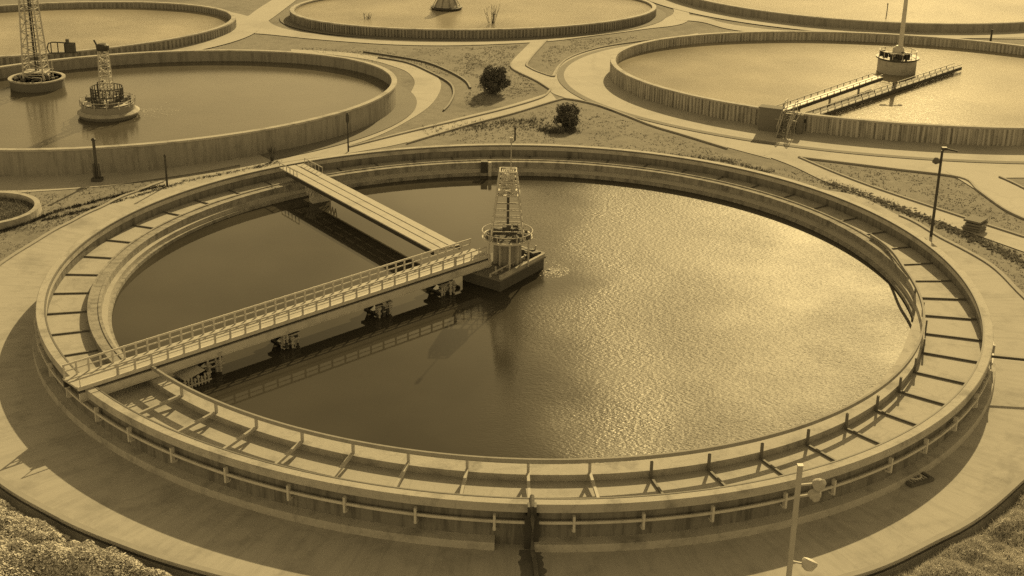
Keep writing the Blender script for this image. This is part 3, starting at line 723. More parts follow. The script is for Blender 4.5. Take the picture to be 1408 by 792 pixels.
# ------------------------------------------------------------------ tower island in the middle
def lattice(mb, c, w0, w1, z0, z1, levels, t, diag=True, legs=True):
    """tapered square frame: rings and diagonals"""
    def cor(z):
        w = w0 + (w1 - w0) * (z - z0) / (z1 - z0)
        return [Vector((c[0] + i * w / 2, c[1] + j * w / 2, z)) for i, j in ((-1, -1), (1, -1), (1, 1), (-1, 1))]
    zs = [z0 + (z1 - z0) * i / levels for i in range(levels + 1)]
    for i, z in enumerate(zs):
        q = cor(z)
        for k in range(4): mb.quadbox(q[k], q[(k + 1) % 4], t, t)
        if diag and i < levels:
            q2 = cor(zs[i + 1])
            for k in range(4):
                if (i + k) % 2: mb.quadbox(q[k], q2[(k + 1) % 4], t * .8, t * .8)
                else: mb.quadbox(q[(k + 1) % 4], q2[k], t * .8, t * .8)
    if legs:
        a, b = cor(z0), cor(z1)
        for k in range(4): mb.quadbox(a[k], b[k], t * 1.3, t * 1.3)
def legs4(par, m, c, w0, w1, z0, z1, t):
    for i, j in ((-1, -1), (1, -1), (1, 1), (-1, 1)):
        mb = MB(); mb.quadbox((c[0] + i * w0 / 2, c[1] + j * w0 / 2, z0), (c[0] + i * w1 / 2, c[1] + j * w1 / 2, z1), t, t)
        mb.build('tower_leg', m, par)

pc = [Vector(p + (0,)) for p in W['platform']]        # left, near, right, far corner
ctr = W['tower']
isl = thing('tower_island', 'rectangular concrete island with round gallery and lattice tower in the middle of the big pond', 'island', (ctr[0], ctr[1], 0.5))
loc = lambda p: (p[0] - ctr[0], p[1] - ctr[1])
pl = [loc(p) for p in pc]
mb = MB(); mb.prism(pl, -0.2, 0.72); mb.build('plinth', M['plinth'], isl)
pe = []
cxp = sum(p[0] for p in pl) / 4; cyp = sum(p[1] for p in pl) / 4
mb = MB(); mb.prism([(cxp + (p[0] - cxp) * 1.05, cyp + (p[1] - cyp) * 1.04) for p in pl], 0.722, 0.82); mb.build('slab', M['wall_dark'], isl)
mb = MB()
for a, b in ((1, 2), (2, 3)):
    mb.quadbox(pl[a] + (0.93,), pl[b] + (0.93,), 0.16, 0.215)
mb.build('kerb_edge', M['rim'], isl)
mb = MB(); mb.lathe([(0.60, 0.822), (0.60, 2.2), (0.85, 2.25)], 28); mb.build('drum', M['wall'], isl)
mb = MB()
for k in range(9):
    a = k * 2 * math.pi / 9; mb.box((.70 * math.cos(a), .70 * math.sin(a), 1.52), (0.22, 0.10, 1.4), a)
mb.build('buttress', M['steel'], isl)
mb = MB(); mb.lathe([(1.0, 2.26), (1.34, 2.30), (1.44, 2.30), (1.44, 2.42), (1.0, 2.42)], 32); gal = mb.build('gallery', M['paint'], isl)
mb = MB()
ringp = [(1.42 * math.cos(k * math.pi / 16), 1.42 * math.sin(k * math.pi / 16), 2.74) for k in range(33)]
mb.tube(ringp, 0.024, 6)
for k in range(16):
    x, y, z = ringp[2 * k]; mb.box((x, y, 2.58), (0.04, 0.04, 0.33), k)
mb.build('gallery_rail', M['paint'], gal)
mb = MB()
for k in range(5):
    a = -2.4 + k * 0.95; mb.tube([(1.36 * math.cos(a), 1.36 * math.sin(a), 0.83), (1.36 * math.cos(a), 1.36 * math.sin(a), 2.29)], 0.05, 7)
mb.build('gallery_post', M['paint'], isl)
mb = MB()
for k in range(16):
    a = rng.uniform(0, 6.28); r = rng.uniform(.5, 1.2)
    mb.box((r * math.cos(a), r * math.sin(a), 2.42 + .14), (rng.uniform(.1, .35), rng.uniform(.1, .3), rng.uniform(.2, .5)), a)
mb.lathe([(1.3, 2.421), (1.3, 2.46)], 24)
mb.build('machinery', M['rust'], isl)
legs4(isl, M['paint'], (0, 0), 1.84, 1.16, 2.42, 4.9, 0.075)
mb = MB(); lattice(mb, (0, 0), 1.82, 1.16, 2.55, 4.9, 6, 0.042, diag=False, legs=False); mb.build('tower_brace', M['steel'], isl)
mb = MB(); lattice(mb, (0, 0), 1.26, 0.90, 4.92, 6.25, 5, 0.055, diag=True)
for k in range(3):
    lattice(mb, (0, 0), 0.8 - .2 * k, 0.6 - .2 * k, 4.95, 6.2, 4, 0.035, diag=False)
mb.box((0, 0, 4.93), (1.34, 1.34, 0.07))
mb.build('top_cage', M['paint'], isl)
mb = MB(); mb.tube([(0.02, -0.05, 0.83), (0.02, -0.05, 5.0)], 0.075, 10); mb.build('mast', M['wood'], isl)
mb = MB(); mb.tube([(0.15, 0, 6.2), (0.15, 0, 8.1)], 0.03, 6); mb.box((0.15, 0, 6.32), (0.6, 0.05, 0.06)); mb.box((.15, 0, 7.95), (.16, .16, .3)); mb.build('antenna', M['steel'], isl)
mb = MB()
for k in range(10):
    t = rng.uniform(.1, .95); b_ = rng.uniform(.05, .35)
    x = pl[2][0] * (1 - t * .5) + pl[3][0] * t * .5 - b_; y = pl[2][1] * (1 - t * .5) + pl[3][1] * t * .5 - b_ * 1.5
    mb.box((x, y, .98), (rng.uniform(.2, .4), rng.uniform(.2, .4), rng.uniform(.2, .4)), rng.uniform(0, 1.5))
mb.build('motor', M['dark'], isl)
mb = MB()
for k in range(9):
    t = k / 8
    x = pl[1][0] * (1 - t) + pl[2][0] * t; y = pl[1][1] * (1 - t) + pl[2][1] * t
    x -= .55; y += .35
    mb.tube([(x, y, .83), (x + rng.uniform(-.1, .1), y, .83 + rng.uniform(.2, .6))], 0.04, 6)
    mb.lathe([(0.09, 0), (0.09, .08)], 9, (x, y, .84))
mb.tube([(pl[1][0] - .5, pl[1][1] + .4, 1.0), (pl[2][0] - .6, pl[2][1] + .3, 1.0)], 0.05, 7)
mb.build('pipework', M['steel'], isl)

# ------------------------------------------------------------------ the other ponds
def pond(key, label, rim_z, name='settling_tank', ribs=None, m='wall', rim_m='rim', thick=0.34, rib_arc=None):
    t = thing(name, label, 'tank')
    c = CURVE[key]
    if ribs:
        q_ = random.Random(ribs); edge = [q_.uniform(.38, .62) for _ in range(ribs)]
        def cw(th, off, c=c, ribs=ribs):
            f = (th / (2 * math.pi) * ribs) % ribs; i = int(f) % ribs
            bump_ = .15 if (f - int(f)) < edge[i] else 0.0
            return c(th, off + (bump_ if off > -.1 else -bump_ * .7))
        mb = MB(); sweep(mb, cw, [(-thick, 0), (-thick, rim_z - .14), (-0.06, rim_z - .14), (-0.06, 0)], n=ribs * 6); mb.build('wall', M[m], t)
    else:
        mb = MB(); sweep(mb, c, [(-thick, 0), (-thick, rim_z - .14), (-0.02, rim_z - .14), (-0.02, 0)], n=220); mb.build('wall', M[m], t)
    mb = MB(); sweep(mb, c, [(-thick - .05, rim_z - .138), (-thick - .05, rim_z), (0.06, rim_z), (0.06, rim_z - .138)], n=220); mb.build('rim', M[rim_m], t)
    return t
pond('L', 'smooth walled concrete tank at left holding two tower islands', 1.9)
tr = pond('R', 'ribbed concrete tank at right with a pier and twin booms', 1.5, ribs=420, m='pickets')
pond('T', 'full ribbed tank at the top centre with a cone standing in it', 1.0, ribs=340, m='wall')
pond('TL', 'tank at top left with dark ribbed wall at its right end', 1.0, ribs=240, m='wall')
pond('TR', 'wide plain walled tank in the top right corner', 1.0)
pond('TL2', 'farthest tank in the top left corner, mostly out of view', 0.9)

# small planted basin at the left edge
pcx, pcy, pr = W['basin']
bas = thing('planted_basin', 'small round low basin full of reeds at the left edge', 'basin', (pcx, pcy, 0))
mb = MB(); k = 64
prof = [(pr - .35, 0.0), (pr - .35, .42), (pr, .42), (pr + .06, 0.0)]
n0 = len(prof)
for r, z in prof:
    for j in range(k):
        a = 2 * math.pi * j / k; mb.v.append((r * math.cos(a), r * math.sin(a), z))
for i in range(3):
    for j in range(k): mb.f.append((i * k + j, i * k + (j + 1) % k, (i + 1) * k + (j + 1) % k, (i + 1) * k + j))
mb.build('wall', M['rim'], bas)
mb = MB(); mb.lathe([(pr - .351, -.05), (pr - .351, .06)], 48); mb.build('soil_bed', M['soil'], bas)
mb = MB()
for i in range(2600):
    a = rng.uniform(0, 6.283); r = (pr - .45) * math.sqrt(rng.random())
    x, y = r * math.cos(a), r * math.sin(a); hgt = rng.uniform(.1, .42)
    dx, dy = rng.gauss(0, .16), rng.gauss(0, .16); w = .022
    n_ = len(mb.v); b = rng.uniform(0, 3.14)
    mb.v += [(x - w * math.cos(b), y - w * math.sin(b), .05), (x + w * math.cos(b), y + w * math.sin(b), .05), (x + dx, y + dy, hgt)]
    mb.f.append((n_, n_ + 1, n_ + 2))
tag(mb.build('reeds', M['weed'], bas), kind='stuff')

# two round tower islands in the left pond
def round_island(p, zw, r, label, tall):
    t = thing('round_island', label, 'island', (p[0], p[1], zw), 0, 'tower islands in the left tank')
    if tall:
        mb = MB(); mb.lathe([(r * .96, -.3), (r, .7), (r * .9, .72), (r * .88, .5)], 40); mb.build('hull', M['wall_dark'], t)
        mb = MB(); mb.lathe([(r * .99, .70), (r * 1.03, .72), (r * 1.03, .82), (r * .9, .82), (r * .9, .70)], 40); mb.build('rim', M['rim'], t)
        top = .55
    else:
        mb = MB(); mb.lathe([(r * .9, -.3), (r * .96, .12), (r * .96, .25)], 40); mb.build('hull', M['wall_dark'], t)
        mb = MB(); mb.lathe([(r * .96, .22), (r * 1.01, .27), (r * 1.01, .36), (r * .9, .5)], 40); mb.build('fender', M['rim'], t)
        mb = MB(); mb.lathe([(r * .86, .5), (r * .86, .95), (r * .84, .98)], 40); mb.build('upper_drum', M['wall'], t)
        top = .98
    mb = MB()
    for k in range(34):
        a = rng.uniform(0, 6.28); q = rng.uniform(.3, .82) * r
        mb.box((q * math.cos(a), q * math.sin(a), top + .12), (rng.uniform(.1, .45), rng.uniform(.1, .35), rng.uniform(.15, .6)), rng.uniform(0, 3))
    mb.lathe([(.83 * r, top - .05), (.83 * r, top + .06)], 32)
    mb.build('machinery', M['rust'], t)
    mb = MB()
    for k in range(12):
        a = rng.uniform(0, 6.28); q = rng.uniform(.2, .8) * r
        a2 = a + rng.uniform(-1, 1)
        mb.tube([(q * math.cos(a), q * math.sin(a), top), (q * math.cos(a), q * math.sin(a), top + .5), (q * .7 * math.cos(a2), q * .7 * math.sin(a2), top + .5)], 0.045, 6)
    mb.lathe([(.8 * r, top - .04), (.8 * r, top + .065)], 28)
    mb.build('pipework', M['paint'], t)
    if tall:
        legs4(t, M['paint'], (0, 0), 1.7, .95, top, 9.6, .1)
        mb = MB(); lattice(mb, (0, 0), 1.7, .95, top, 9.6, 15, .06, legs=False); mb.build('tower_brace', M['steel'], t)
        mb = MB(); mb.tube([(0, 0, top), (0, 0, 9.4)], .09, 8); mb.tube([(.2, .1, top), (.1, .1, 9.4)], .05, 6); mb.build('mast', M['dark'], t)
        mb = MB(); mb.box((0, 0, 1.3), (1.9, 1.4, .08)); mb.box((.9, -.2, 1.6), (1.3, .06, .06)); mb.tube([(1.5, -.3, 1.0), (1.5, -.3, 2.3)], .04, 6); mb.build('work_deck', M['paint'], t)
    else:
        mb = MB()
        hh = 1.25; rr = r * .52
        pts = [(rr * math.cos(k * math.pi / 14), rr * math.sin(k * math.pi / 14)) for k in range(28)]
        for x, y in pts: mb.box((x, y, top + hh / 2), (.06, .06, hh))
        for z in (top + hh, top + hh * .5): mb.tube([(x, y, z) for x, y in pts + pts[:1]], .035, 6)
        mb.build('cage', M['dark'], t)
        mb = MB(); mb.tube([(r * .9 * math.cos(a / 10 * 6.283), r * .9 * math.sin(a / 10 * 6.283), 1.35) for a in range(11)], .03, 6)
        for a in range(14): mb.box((r * .9 * math.cos(a / 14 * 6.283), r * .9 * math.sin(a / 14 * 6.283), 1.15), (.07, .07, .55))
        mb.build('rail', M['steel'], t)
        legs4(t, M['paint'], (0, 0), .95, .6, top, 5.1, .07)
        mb = MB(); lattice(mb, (0, 0), .95, .6, top, 5.1, 10, .05, legs=False); mb.build('tower_brace', M['paint'], t)
        mb = MB(); mb.lathe([(.45, 5.1), (.5, 5.3), (.5, 5.5), (.3, 5.62)], 14); mb.quadbox((-.3, 0, 5.2), (-.62, 0, 5.9), .12, .12); mb.build('tower_head', M['dark'], t)
        mb = MB(); mb.tube([(-.55, -.4, top), (-.55, -.4, 2.7), (-.1, -.4, 2.75)], .05, 6); mb.build('davit', M['dark'], t)
    return t
round_island(W['isl_a'], .9, 2.25, 'deep dark hulled island with a lattice tower rising out of the picture', True)
round_island(W['isl_b'], .9, 2.35, 'tiered island with pale fender, round cage and shorter lattice tower', False)

# pier, booms and stair of the right pond
px, py = W['r_pier']
t = thing('pier', 'pale round pier with a slim column in the right tank', 'pier', (px, py, .62))
mb = MB(); mb.lathe([(1.75, -.3), (1.75, 1.25), (1.65, 1.3)], 36); mb.build('base', M['rim'], t)
mb = MB(); mb.lathe([(1.77, 1.18), (1.95, 1.26), (1.95, 1.38), (1.6, 1.4)], 36); mb.build('collar', M['dark'], t)
mb = MB()
for k in range(30):
    a = rng.uniform(0, 6.28); q = rng.uniform(.2, 1.6)
    mb.box((q * math.cos(a), q * math.sin(a), 1.6), (rng.uniform(.1, .5), rng.uniform(.1, .3), rng.uniform(.2, .6)), a)
mb.lathe([(1.59, 1.36), (1.59, 1.42)], 30)
mb.build('machinery', M['dark'], t)
mb = MB()
for k in range(12):
    a = k * math.pi / 6; mb.tube([(1.7 * math.cos(a), 1.7 * math.sin(a), 1.38), (1.7 * math.cos(a), 1.7 * math.sin(a), 1.95), (1.7 * math.cos(a + .52), 1.7 * math.sin(a + .52), 1.95)], .04, 6)
mb.build('rail', M['paint'], t)
mb = MB(); mb.lathe([(.55, 1.4), (.5, 2.2), (.25, 2.4)], 16); mb.tube([(.15, 0, 2.2), (.15, 0, 7.3)], [.24, .17], 10); mb.build('column', M['paint'], t)
mb = MB(); mb.box((.15, 0, 7.2), (1.9, .12, .1)); mb.box((-.5, 0, 7.12), (.5, .3, .16)); mb.box((.9, 0, 7.12), (.3, .3, .2)); mb.build('crossarm', M['steel'], t)
def boom(p, q, z, label, m1, w=.9):
    a, b = Vector(p + (0,)), Vector(q + (0,)); d = b - a; l = d.length
    t = thing('boom', label, 'boom', (a.x, a.y, 0), math.atan2(d.y, d.x), 'long booms over the right tank')
    mb = MB(); mb.box((l / 2, 0, z), (l, w, .06)); mb.build('deck', M[m1], t)
    for s in (-1, 1):
        mb = MB(); mb.box((l / 2, s * w / 2, z - .12), (l, .1, .3)); mb.box((l / 2, s * w / 2, z + .24), (l, .05, .05))
        for k in range(int(l / 1.1)): mb.box((.4 + k * 1.1, s * w / 2, z + .1), (.05, .05, .3))
        mb.build('girder', M['dark'], t)
    for k in range(3):
        mb = MB(); mb.box((l * (.2 + .3 * k), 0, z / 2 + .1), (.1, .16, z - .1)); mb.build('support', M['steel'], t)
    return t
boom(W['boom1'][0], W['boom1'][1], 1.55, 'pale boom running from the stair to the foot of the pier', 'paint')
boom(W['boom2'][0], W['boom2'][1], 1.05, 'longer dark boom passing in front of the pier', 'deck', .7)
sx, sy = W['stair']
t = thing('stair', 'steel stair and pipe tangle climbing the wall of the right tank', 'stair', (sx, sy, 0), R(-25)); t.scale = (.75, 1, 1)
mb = MB()
for s in (-.5, .5): mb.quadbox((s, -2.0, .1), (s, .1, 1.75), .08, .2)
mb.build('stringer', M['steel'], t)
mb = MB()
for k in range(8): mb.box((0, -1.9 + k * .26, .2 + k * .2), (.95, .24, .04))
mb.build('tread', M['beam_dark'], t)
mb = MB()
for s in (-.55, .55):
    mb.tube([(s, -2.0, .1), (s, -2.0, 1.0), (s, .1, 2.55), (s, .8, 2.55), (s, .8, 1.5)], .04, 6)
    for k in range(4): mb.tube([(s, -1.5 + k * .5, .5 + k * .37), (s, -1.5 + k * .5, 1.36 + k * .37)], .03, 6)
mb.build('handrail', M['steel'], t)
mb = MB(); mb.box((-1.9, -.1, .95), (2.3, .8, 1.9)); mb.box((-1.9, -.1, 1.94), (2.5, .95, .1)); mb.build('valve_chamber', M['wall_dark'], t)
mb = MB(); mb.box((1.2, .15, .8), (.6, .5, 1.6)); mb.build('valve_chamber', M['wall_dark'], t)
mb = MB()
for k in range(6):
    x = -1.2 + k * .42; mb.tube([(x, -.45 - .1 * (k % 3), .05), (x, -.45, 1.2), (x + .3, .2, 1.7)], .05, 6)
mb.tube([(-1.3, -.45, 1.15), (1.05, -.45, 1.15)], .06, 6)
mb.build('pipework', M['paint'], t)

# cone in the top pond
cx, cy = W['cone']
t = thing('aerator_cone', 'pale bell shaped cone on a dark dish in the top centre tank', 'cone', (cx, cy, .8))
mb = MB(); mb.lathe([(1.2, -.2), (1.75, .12), (1.75, .26), (1.3, .3)], 32); mb.build('dish', M['dark'], t)
mb = MB(); mb.lathe([(1.5, .31), (1.25, .5), (.95, 1.1), (.7, 1.7), (.5, 2.6), (.4, 3.2)], 28); mb.build('bell', M['rim'], t)
mb = MB()
for k in range(10):
    a = k * math.pi / 5; mb.quadbox((1.5 * math.cos(a), 1.5 * math.sin(a), .33), (.74 * math.cos(a), .74 * math.sin(a), 1.7), .06, .06)
mb.build('rib', M['wall_dark'], t)

# pump frame on the wall between the two left ponds
fx, fy = W['frame']
t = thing('pump_rig', 'dark frame with a curved hoop standing on the tank wall at left', 'machine', (fx, fy, .95), R(12))
mb = MB()
for x in (-1.1, -.5, .1, .6, 1.05): mb.tube([(x, 0, 0), (x, 0, .95)], .05, 6)
mb.tube([(-1.3, 0, .1), (-1.45, 0, .5), (-1.3, 0, .95), (-.9, 0, 1.05), (1.1, 0, .9)], .06, 6); mb.box((0, 0, .05), (2.6, .3, .08))
mb.build('frame', M['dark'], t)
mb = MB(); mb.box((.6, 0, .5), (.85, .5, .8)); mb.box((.4, 0, 1.05), (.3, .3, .5)); mb.build('pump', M['wood'], t)

# ------------------------------------------------------------------ posts and lamps
def post(p, h_, r_, label, m='wood', cap=True, name='post', z=0):
    t = thing(name, label, 'post', (p[0], p[1], z))
    mb = MB(); mb.tube([(0, 0, 0), (0, 0, h_)], [r_, r_ * .8], 8); mb.build('shaft', M[m], t)
    if cap:
        mb = MB(); mb.lathe([(r_ * 1.3, h_), (r_ * 1.3, h_ + .08), (r_ * .4, h_ + .18)], 8); mb.build('cap', M['dark'], t)
    return t
P = W['posts']
t = post(P['oldpost'], 2.9, .13, 'thick tapering old post with a boxed foot on the verge at left', 'wood')
mb = MB()
for a in range(3): mb.box((.22 * math.cos(a * 2.1), .22 * math.sin(a * 2.1), .65), (.1, .12, 1.3), a * 2.1)
mb.box((0, 0, .12), (.7, .6, .24)); mb.build('foot', M['wood'], t)
post(P['slim'], 2.1, .075, 'slim dark bollard post right of the old boxed post', 'dark')
t = post(P['lampL'], 2.9, .06, 'thin dark lamp post behind the rim, above the walkway end', 'dark', False, 'lamp_post')
mb = MB(); mb.lathe([(.07, 2.2), (.13, 2.4), (.13, 2.85), (.05, 3.0)], 10); mb.build('lamp_head', M['dark'], t)
t = post(P['lampR'], 5.6, .10, 'tall dark lamp post leaning over the right rim', 'dark', False, 'lamp_post')
mb = MB(); mb.tube([(0, 0, 5.55), (.15, -.05, 5.75), (.9, -.1, 5.6)], .06, 7); mb.box((.1, 0, 5.75), (.3, .25, .16)); mb.build('lamp_arm', M['dark'], t)
mb = MB(); mb.lathe([(.04, 0), (.22, .1), (.24, .2), (.1, .42)], 10, (-.32, -.05, 4.75)); mb.quadbox((0, 0, 5.0), (-.3, -.05, 5.1), .05, .05); mb.build('lamp_head', M['rust'], t)
post(P['trpole'], 1.9, .06, 'thin pole standing behind the far right tank wall', 'dark')
post(P['trpost'], 1.1, .12, 'short dark post below the far right tank', 'dark')
post(P['stake'], .9, .07, 'small dark stake in the grass behind the big tank', 'dark')
# floodlight pole close to the camera
fp = P['flood']
t = thing('floodlight_pole', 'pale square pole with floodlights in the foreground right of centre', 'lamp post', (fp[0], fp[1], -.6))
mb = MB(); mb.box((0, 0, 3.2), (.165, .165, 6.4)); mb.box((0, 0, 6.42), (.20, .20, .05)); mb.build('shaft', M['steel'], t)
for (z, dz) in ((5.75, .45), (5.3, 0),):
    k = .62 if z > 5.5 else .5
    mb = MB(); mb.quadbox((.1, 0, z - .1), (k, -.05, z), .07, .07); arm = mb.build('arm', M['steel'], t)
    hd = MB(); hd.lathe([(.08, -.2), (.12, -.19), (.13, -.1), (.2, -.06), (.235, .1), (.235, .14)], 18); h_ = hd.build('lamp_head', M['steel'], arm); h_.location = (k + .1, -.1, z); h_.rotation_euler = (R(-140 if z > 5.5 else -60), R(30), R(20))
    ln = MB(); ln.lathe([(.20, .142), (.20, .16)], 16); ln.build('lens', M['beam_dark'], arm).matrix_local = h_.matrix_basis.copy() if False else Matrix.Translation(h_.location) @ h_.rotation_euler.to_matrix().to_4x4()
mb = MB(); mb.quadbox((.1, 0, 2.55), (.42, -.04, 2.5), .06, .06); arm = mb.build('arm', M['steel'], t)
hd = MB(); hd.lathe([(.06, -.26), (.2, -.2), (.29, .05), (.26, .14), (.1, .18)], 14); h_ = hd.build('lamp_head', M['paint'], arm); h_.location = (.66, -.06, 2.5); h_.rotation_euler = (R(-20), R(25), 0)

# pipe from the rim across the ring road at right
a, b = W['sidepipe']
t = MB(); t.tube([a + (1.45,), b + (1.35,)], .07, 8)
tag(t.build('pipe', M['dark']), 'dark straight pipe running out over the ring road at the right edge', 'pipe')
# drain cover in the shade at right front
gx, gy = W['grate']
t = thing('drain_cover', 'dark open drain cover with a wheel on the ring road at lower right', 'drain', (gx, gy, .02), .5); t.scale = (1.15, 1.15, 0.9)
mb = MB()
for s in (-1, 1): mb.box((0, s * .42, .08), (1.1, .12, .16)); mb.box((s * .5, 0, .08), (.12, .72, .16))
mb.build('frame', M['rust'], t)
mb = MB()
for k in range(6): mb.box((-.35 + .14 * k, 0, .1), (.06, .7, .06))
mb.build('grating', M['steel'], t)
mb = MB(); mb.tube([(.26 * math.cos(k / 12 * 6.283), 26 * .01 * math.sin(k / 12 * 6.283), .17) for k in range(13)], .035, 6); mb.tube([(0, 0, .1), (0, 0, .2)], .04, 6); mb.box((0, 0, .17), (.5, .04, .04)); mb.build('hand_wheel', M['paint'], t)
# stacked slabs on the bank road
gx, gy = W['slabs']
t = thing('slab_stack', 'stack of flat grey slabs lying across the road on the right bank', 'slabs', (gx, gy, .05), R(-35))
for k in range(4):
    mb = MB(); mb.box((rng.uniform(-.08, .08), rng.uniform(-.08, .08), .09 + .18 * k), (1.1, 1.2, .13), rng.uniform(-.1, .1)); mb.build('slab', M['strip'], t)

# ------------------------------------------------------------------ plants
def bush(p, r, h_, label, n, seed):
    q = random.Random(seed)
    t = thing('bush', label, 'bush', (p[0], p[1], 0), 0, 'round bushes on the lawn')
    mb = MB()
    for k in range(5): mb.tube([(q.uniform(-.1, .1), q.uniform(-.1, .1), 0), (q.uniform(-.5, .5) * r, q.uniform(-.5, .5) * r, h_ * .6)], [.06, .02], 6)
    mb.build('stem', M['bark'], t)
    mb = MB()
    cl = []
    for k in range(70):
        u = q.uniform(-1, 1); a = q.uniform(0, 6.283); s = math.sqrt(1 - u * u); rad = q.uniform(.5, .86)
        rad *= 1 + .22 * math.sin(3 * a + seed) * s + .12 * math.sin(5 * u + seed)
        cl.append((Vector((s * math.cos(a) * r * rad, s * math.sin(a) * r * rad, h_ * .5 + u * h_ * .5 * rad)), q.uniform(.22, .42) * r))
    for i in range(n):
        c_, cr_ = q.choice(cl)
        d = Vector((q.gauss(0, 1), q.gauss(0, 1), q.gauss(0, 1))).normalized()
        pnt = c_ + d * cr_ * q.uniform(.6, 1.05)
        if pnt.z < .03: continue
        nn = d + Vector((q.gauss(0, .5), q.gauss(0, .5), q.gauss(0, .5) + .3))
        mb.leaf(pnt, nn, q.uniform(.10, .20), q.uniform(0, 6.28))
    mb.build('foliage', M['foliage'], t)
    return t
bush(W['bushes'][0][0], 1.25, 2.45, 'larger round dark bush with a long shadow on the centre lawn', 13000, 3)
bush(W['bushes'][1][0], 1.0, 1.75, 'smaller dark bush beside weeds near the big tank', 9500, 5)

def sapling(p, h_, label, n, seed):
    q = random.Random(seed); mb = MB()
    for k in range(n):
        a = q.uniform(0, 6.28); l = h_ * q.uniform(.5, 1); sp = q.uniform(.1, .4)
        e = Vector((math.cos(a) * l * sp, math.sin(a) * l * sp * .5, l)); m_ = e * .5 + Vector((math.cos(a), 0, 0)) * .06
        mb.tube([(q.uniform(-.1, .1), 0, 0), tuple(m_), tuple(e)], [.035, .025, .012], 5)
        for j in range(3):
            s = m_.lerp(e, q.uniform(0, .8)); mb.tube([tuple(s), tuple(s + Vector((q.uniform(-.3, .3), q.uniform(-.1, .1), q.uniform(.2, .5))))], [.015, .008], 4)
    return tag(mb.build('sapling', M['bark'], None), label, 'sapling')
o = sapling((0, 0), 2.9, 'tall bare twiggy sapling in front of the top centre tank', 9, 11); o.location = W['sap'][0] + (0,)
o = sapling((0, 0), 1.5, 'low bare twigs at the left part of the top centre tank', 7, 12); o.location = W['sap'][1] + (0,)
o = sapling((0, 0), 1.25, 'tiny bare shrub by the left tank wall, nearest the walkway', 6, 13); o.location = W['sap'][2] + (0,)
o = bush(W['sap'][3], .3, .8, 'tiny dark shrub growing against the left tank wall', 260, 21)

def tufts(name, pts, n, spread, hmin, hmax, m, label_kind='stuff', w=.025, lean=.12, zf=bank):
    """blades scattered round a polyline or points"""
    mb = MB(); q = random.Random(len(pts) * 31 + n)
    for i in range(n):
        k = q.uniform(0, len(pts) - 1.001); a, b = pts[int(k)], pts[int(k) + 1]; f = k - int(k)
        x = a[0] + (b[0] - a[0]) * f + q.gauss(0, spread); y = a[1] + (b[1] - a[1]) * f + q.gauss(0, spread)
        if math.hypot(x, y) < 25.9: continue
        z = zf(x, y)
        for j in range(4):
            an = q.uniform(0, 3.14); hh = q.uniform(hmin, hmax); ww_ = w * q.uniform(.6, 1.3)
            xx, yy = x + q.gauss(0, .05), y + q.gauss(0, .05); n_ = len(mb.v)
            mb.v += [(xx - ww_ * math.cos(an), yy - ww_ * math.sin(an), z), (xx + ww_ * math.cos(an), yy + ww_ * math.sin(an), z), (xx + q.gauss(0, lean), yy + q.gauss(0, lean), z + hh)]
            mb.f.append((n_, n_ + 1, n_ + 2))
    return tag(mb.build(name, m), kind=label_kind)
for pts, n_, sp, h0, h1, mm in W['weeds']:
    tufts('weeds', pts, n_, sp, h0, h1, M[mm])
# loose stones along the right bank
mb = MB(); q = random.Random(5)
pts = W['rubble']
for i in range(420):
    k = q.uniform(0, len(pts) - 1.001); a, b = pts[int(k)], pts[int(k) + 1]; f = k - int(k)
    x = a[0] + (b[0] - a[0]) * f + q.gauss(0, .28); y = a[1] + (b[1] - a[1]) * f + q.gauss(0, .28); s = q.uniform(.05, .17)
    n_ = len(mb.v)
    for dx, dy, dz in ((-1, 0, 0), (1, 0, 0), (0, -1, 0), (0, 1, 0), (0, 0, -.5), (0, 0, .8)):
        mb.v.append((x + dx * s * q.uniform(.6, 1.2), y + dy * s * q.uniform(.6, 1.2), .05 + dz * s * q.uniform(.5, 1)))
    for tri in ((0, 2, 5), (2, 1, 5), (1, 3, 5), (3, 0, 5), (2, 0, 4), (1, 2, 4), (3, 1, 4), (0, 3, 4)): mb.f.append(tuple(n_ + t_ for t_ in tri))
tag(mb.build('rubble', M['stone']), kind='stuff')

# short grass over the lawns nearest the camera
mb = MB(); q = random.Random(9)
for poly, n_ in W['lawns']:
    xs = [p[0] for p in poly]; ys = [p[1] for p in poly]
    for i in range(n_):
        x, y = q.uniform(min(xs), max(xs)), q.uniform(min(ys), max(ys))
        ins = False; j = len(poly) - 1
        for k in range(len(poly)):
            if (poly[k][1] > y) != (poly[j][1] > y) and x < (poly[j][0] - poly[k][0]) * (y - poly[k][1]) / (poly[j][1] - poly[k][1]) + poly[k][0]: ins = not ins
            j = k
        if not ins or math.hypot(x, y) < road_r(math.degrees(math.atan2(x, -y))) + .25: continue
        if mnoise.noise(Vector((x * .35, y * .35, 3))) < -.12 + q.gauss(0, .1): continue
        for b_ in range(3):
            an = q.uniform(0, 3.14); hh = q.uniform(.03, .08); xx, yy = x + q.gauss(0, .06), y + q.gauss(0, .06); n0_ = len(mb.v)
            mb.v += [(xx - .03 * math.cos(an), yy - .03 * math.sin(an), 0), (xx + .03 * math.cos(an), yy + .03 * math.sin(an), 0), (xx + q.gauss(0, .06), yy + q.gauss(0, .06), hh)]
            mb.f.append((n0_, n0_ + 1, n0_ + 2))
tag(mb.build('grass', M['grass']), kind='stuff')

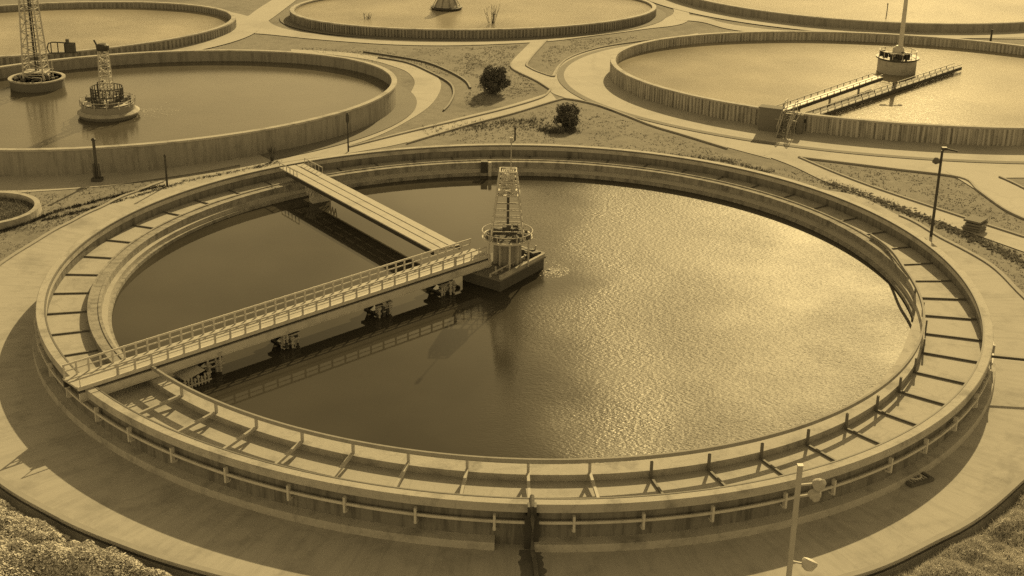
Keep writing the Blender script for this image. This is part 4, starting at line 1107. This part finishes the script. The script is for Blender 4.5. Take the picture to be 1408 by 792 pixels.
# leafy ground cover on the two near banks
def cover(d0, d1, depth, n, seed, hgt, blades=False):
    q = random.Random(seed); mb = MB()
    for i in range(n):
        d = q.uniform(d0, d1); a = R(d - 90); e = .45 + depth * q.random()
        r = road_r(d) + e
        x, y = r * math.cos(a), r * math.sin(a)
        base = bank(x, y)
        nz = mnoise.noise(Vector((x * .55, y * .55, seed))) * .75 + mnoise.noise(Vector((x * 1.7, y * 1.7, seed + 5))) * .4
        top = hgt * (.55 + nz) * min(1, max(0, e - .4) / .6 + .15) + .08
        if top < .03: top = .03
        z = base + top * (1 - .55 * q.random() ** 2)
        gx_ = mnoise.noise(Vector((x * 1.7 + .1, y * 1.7, seed + 5))) - mnoise.noise(Vector((x * 1.7 - .1, y * 1.7, seed + 5)))
        gy_ = mnoise.noise(Vector((x * 1.7, y * 1.7 + .1, seed + 5))) - mnoise.noise(Vector((x * 1.7, y * 1.7 - .1, seed + 5)))
        nn = Vector((-gx_ * 2 + q.gauss(0, .45), .25 - gy_ * 2 + q.gauss(0, .45), 1))
        if blades:
            n0_ = len(mb.v); an = q.uniform(0, 3.14); hh = q.uniform(.10, .26); w_ = q.uniform(.015, .03); z0_ = base + max(0, top - .12)
            mb.v += [(x - w_ * math.cos(an), y - w_ * math.sin(an), z0_), (x + w_ * math.cos(an), y + w_ * math.sin(an), z0_), (x + q.gauss(0, .08), y + q.gauss(0, .08), z0_ + hh)]
            mb.f.append((n0_, n0_ + 1, n0_ + 2))
            if i % 3: continue
        mb.leaf((x, y, z), nn, q.uniform(.05, .11) if i % 6 else q.uniform(.13, .2), q.uniform(0, 6.28))
    return tag(mb.build('ground_cover', M['cover']), kind='stuff')
cover(-50, -17, 5.0, 80000, 2, .95)
cover(19, 52, 5.0, 90000, 4, .6, True)

def foam(c, z, n, rmax, seed):
    q = random.Random(seed); mb = MB()
    for i in range(n):
        r = rmax * q.random() ** 1.4; a = q.gauss(-.2, .8)
        x, y = c[0] + r * math.cos(a), c[1] + r * math.sin(a); w = q.uniform(.012, .05); n_ = len(mb.v); b = q.uniform(0, 3)
        for k in range(5): mb.v.append((x + w * math.cos(b + k * 1.257) * q.uniform(.6, 1.3), y + w * math.sin(b + k * 1.257) * q.uniform(.6, 1.3), z + .006))
        mb.f.append(tuple(n_ + k for k in range(5)))
    return tag(mb.build('foam', M['paint']), kind='stuff')
foam(W['foam'][0], .60, 420, 1.3, 1)
foam(W['foam'][1], .90, 500, 3.2, 2)
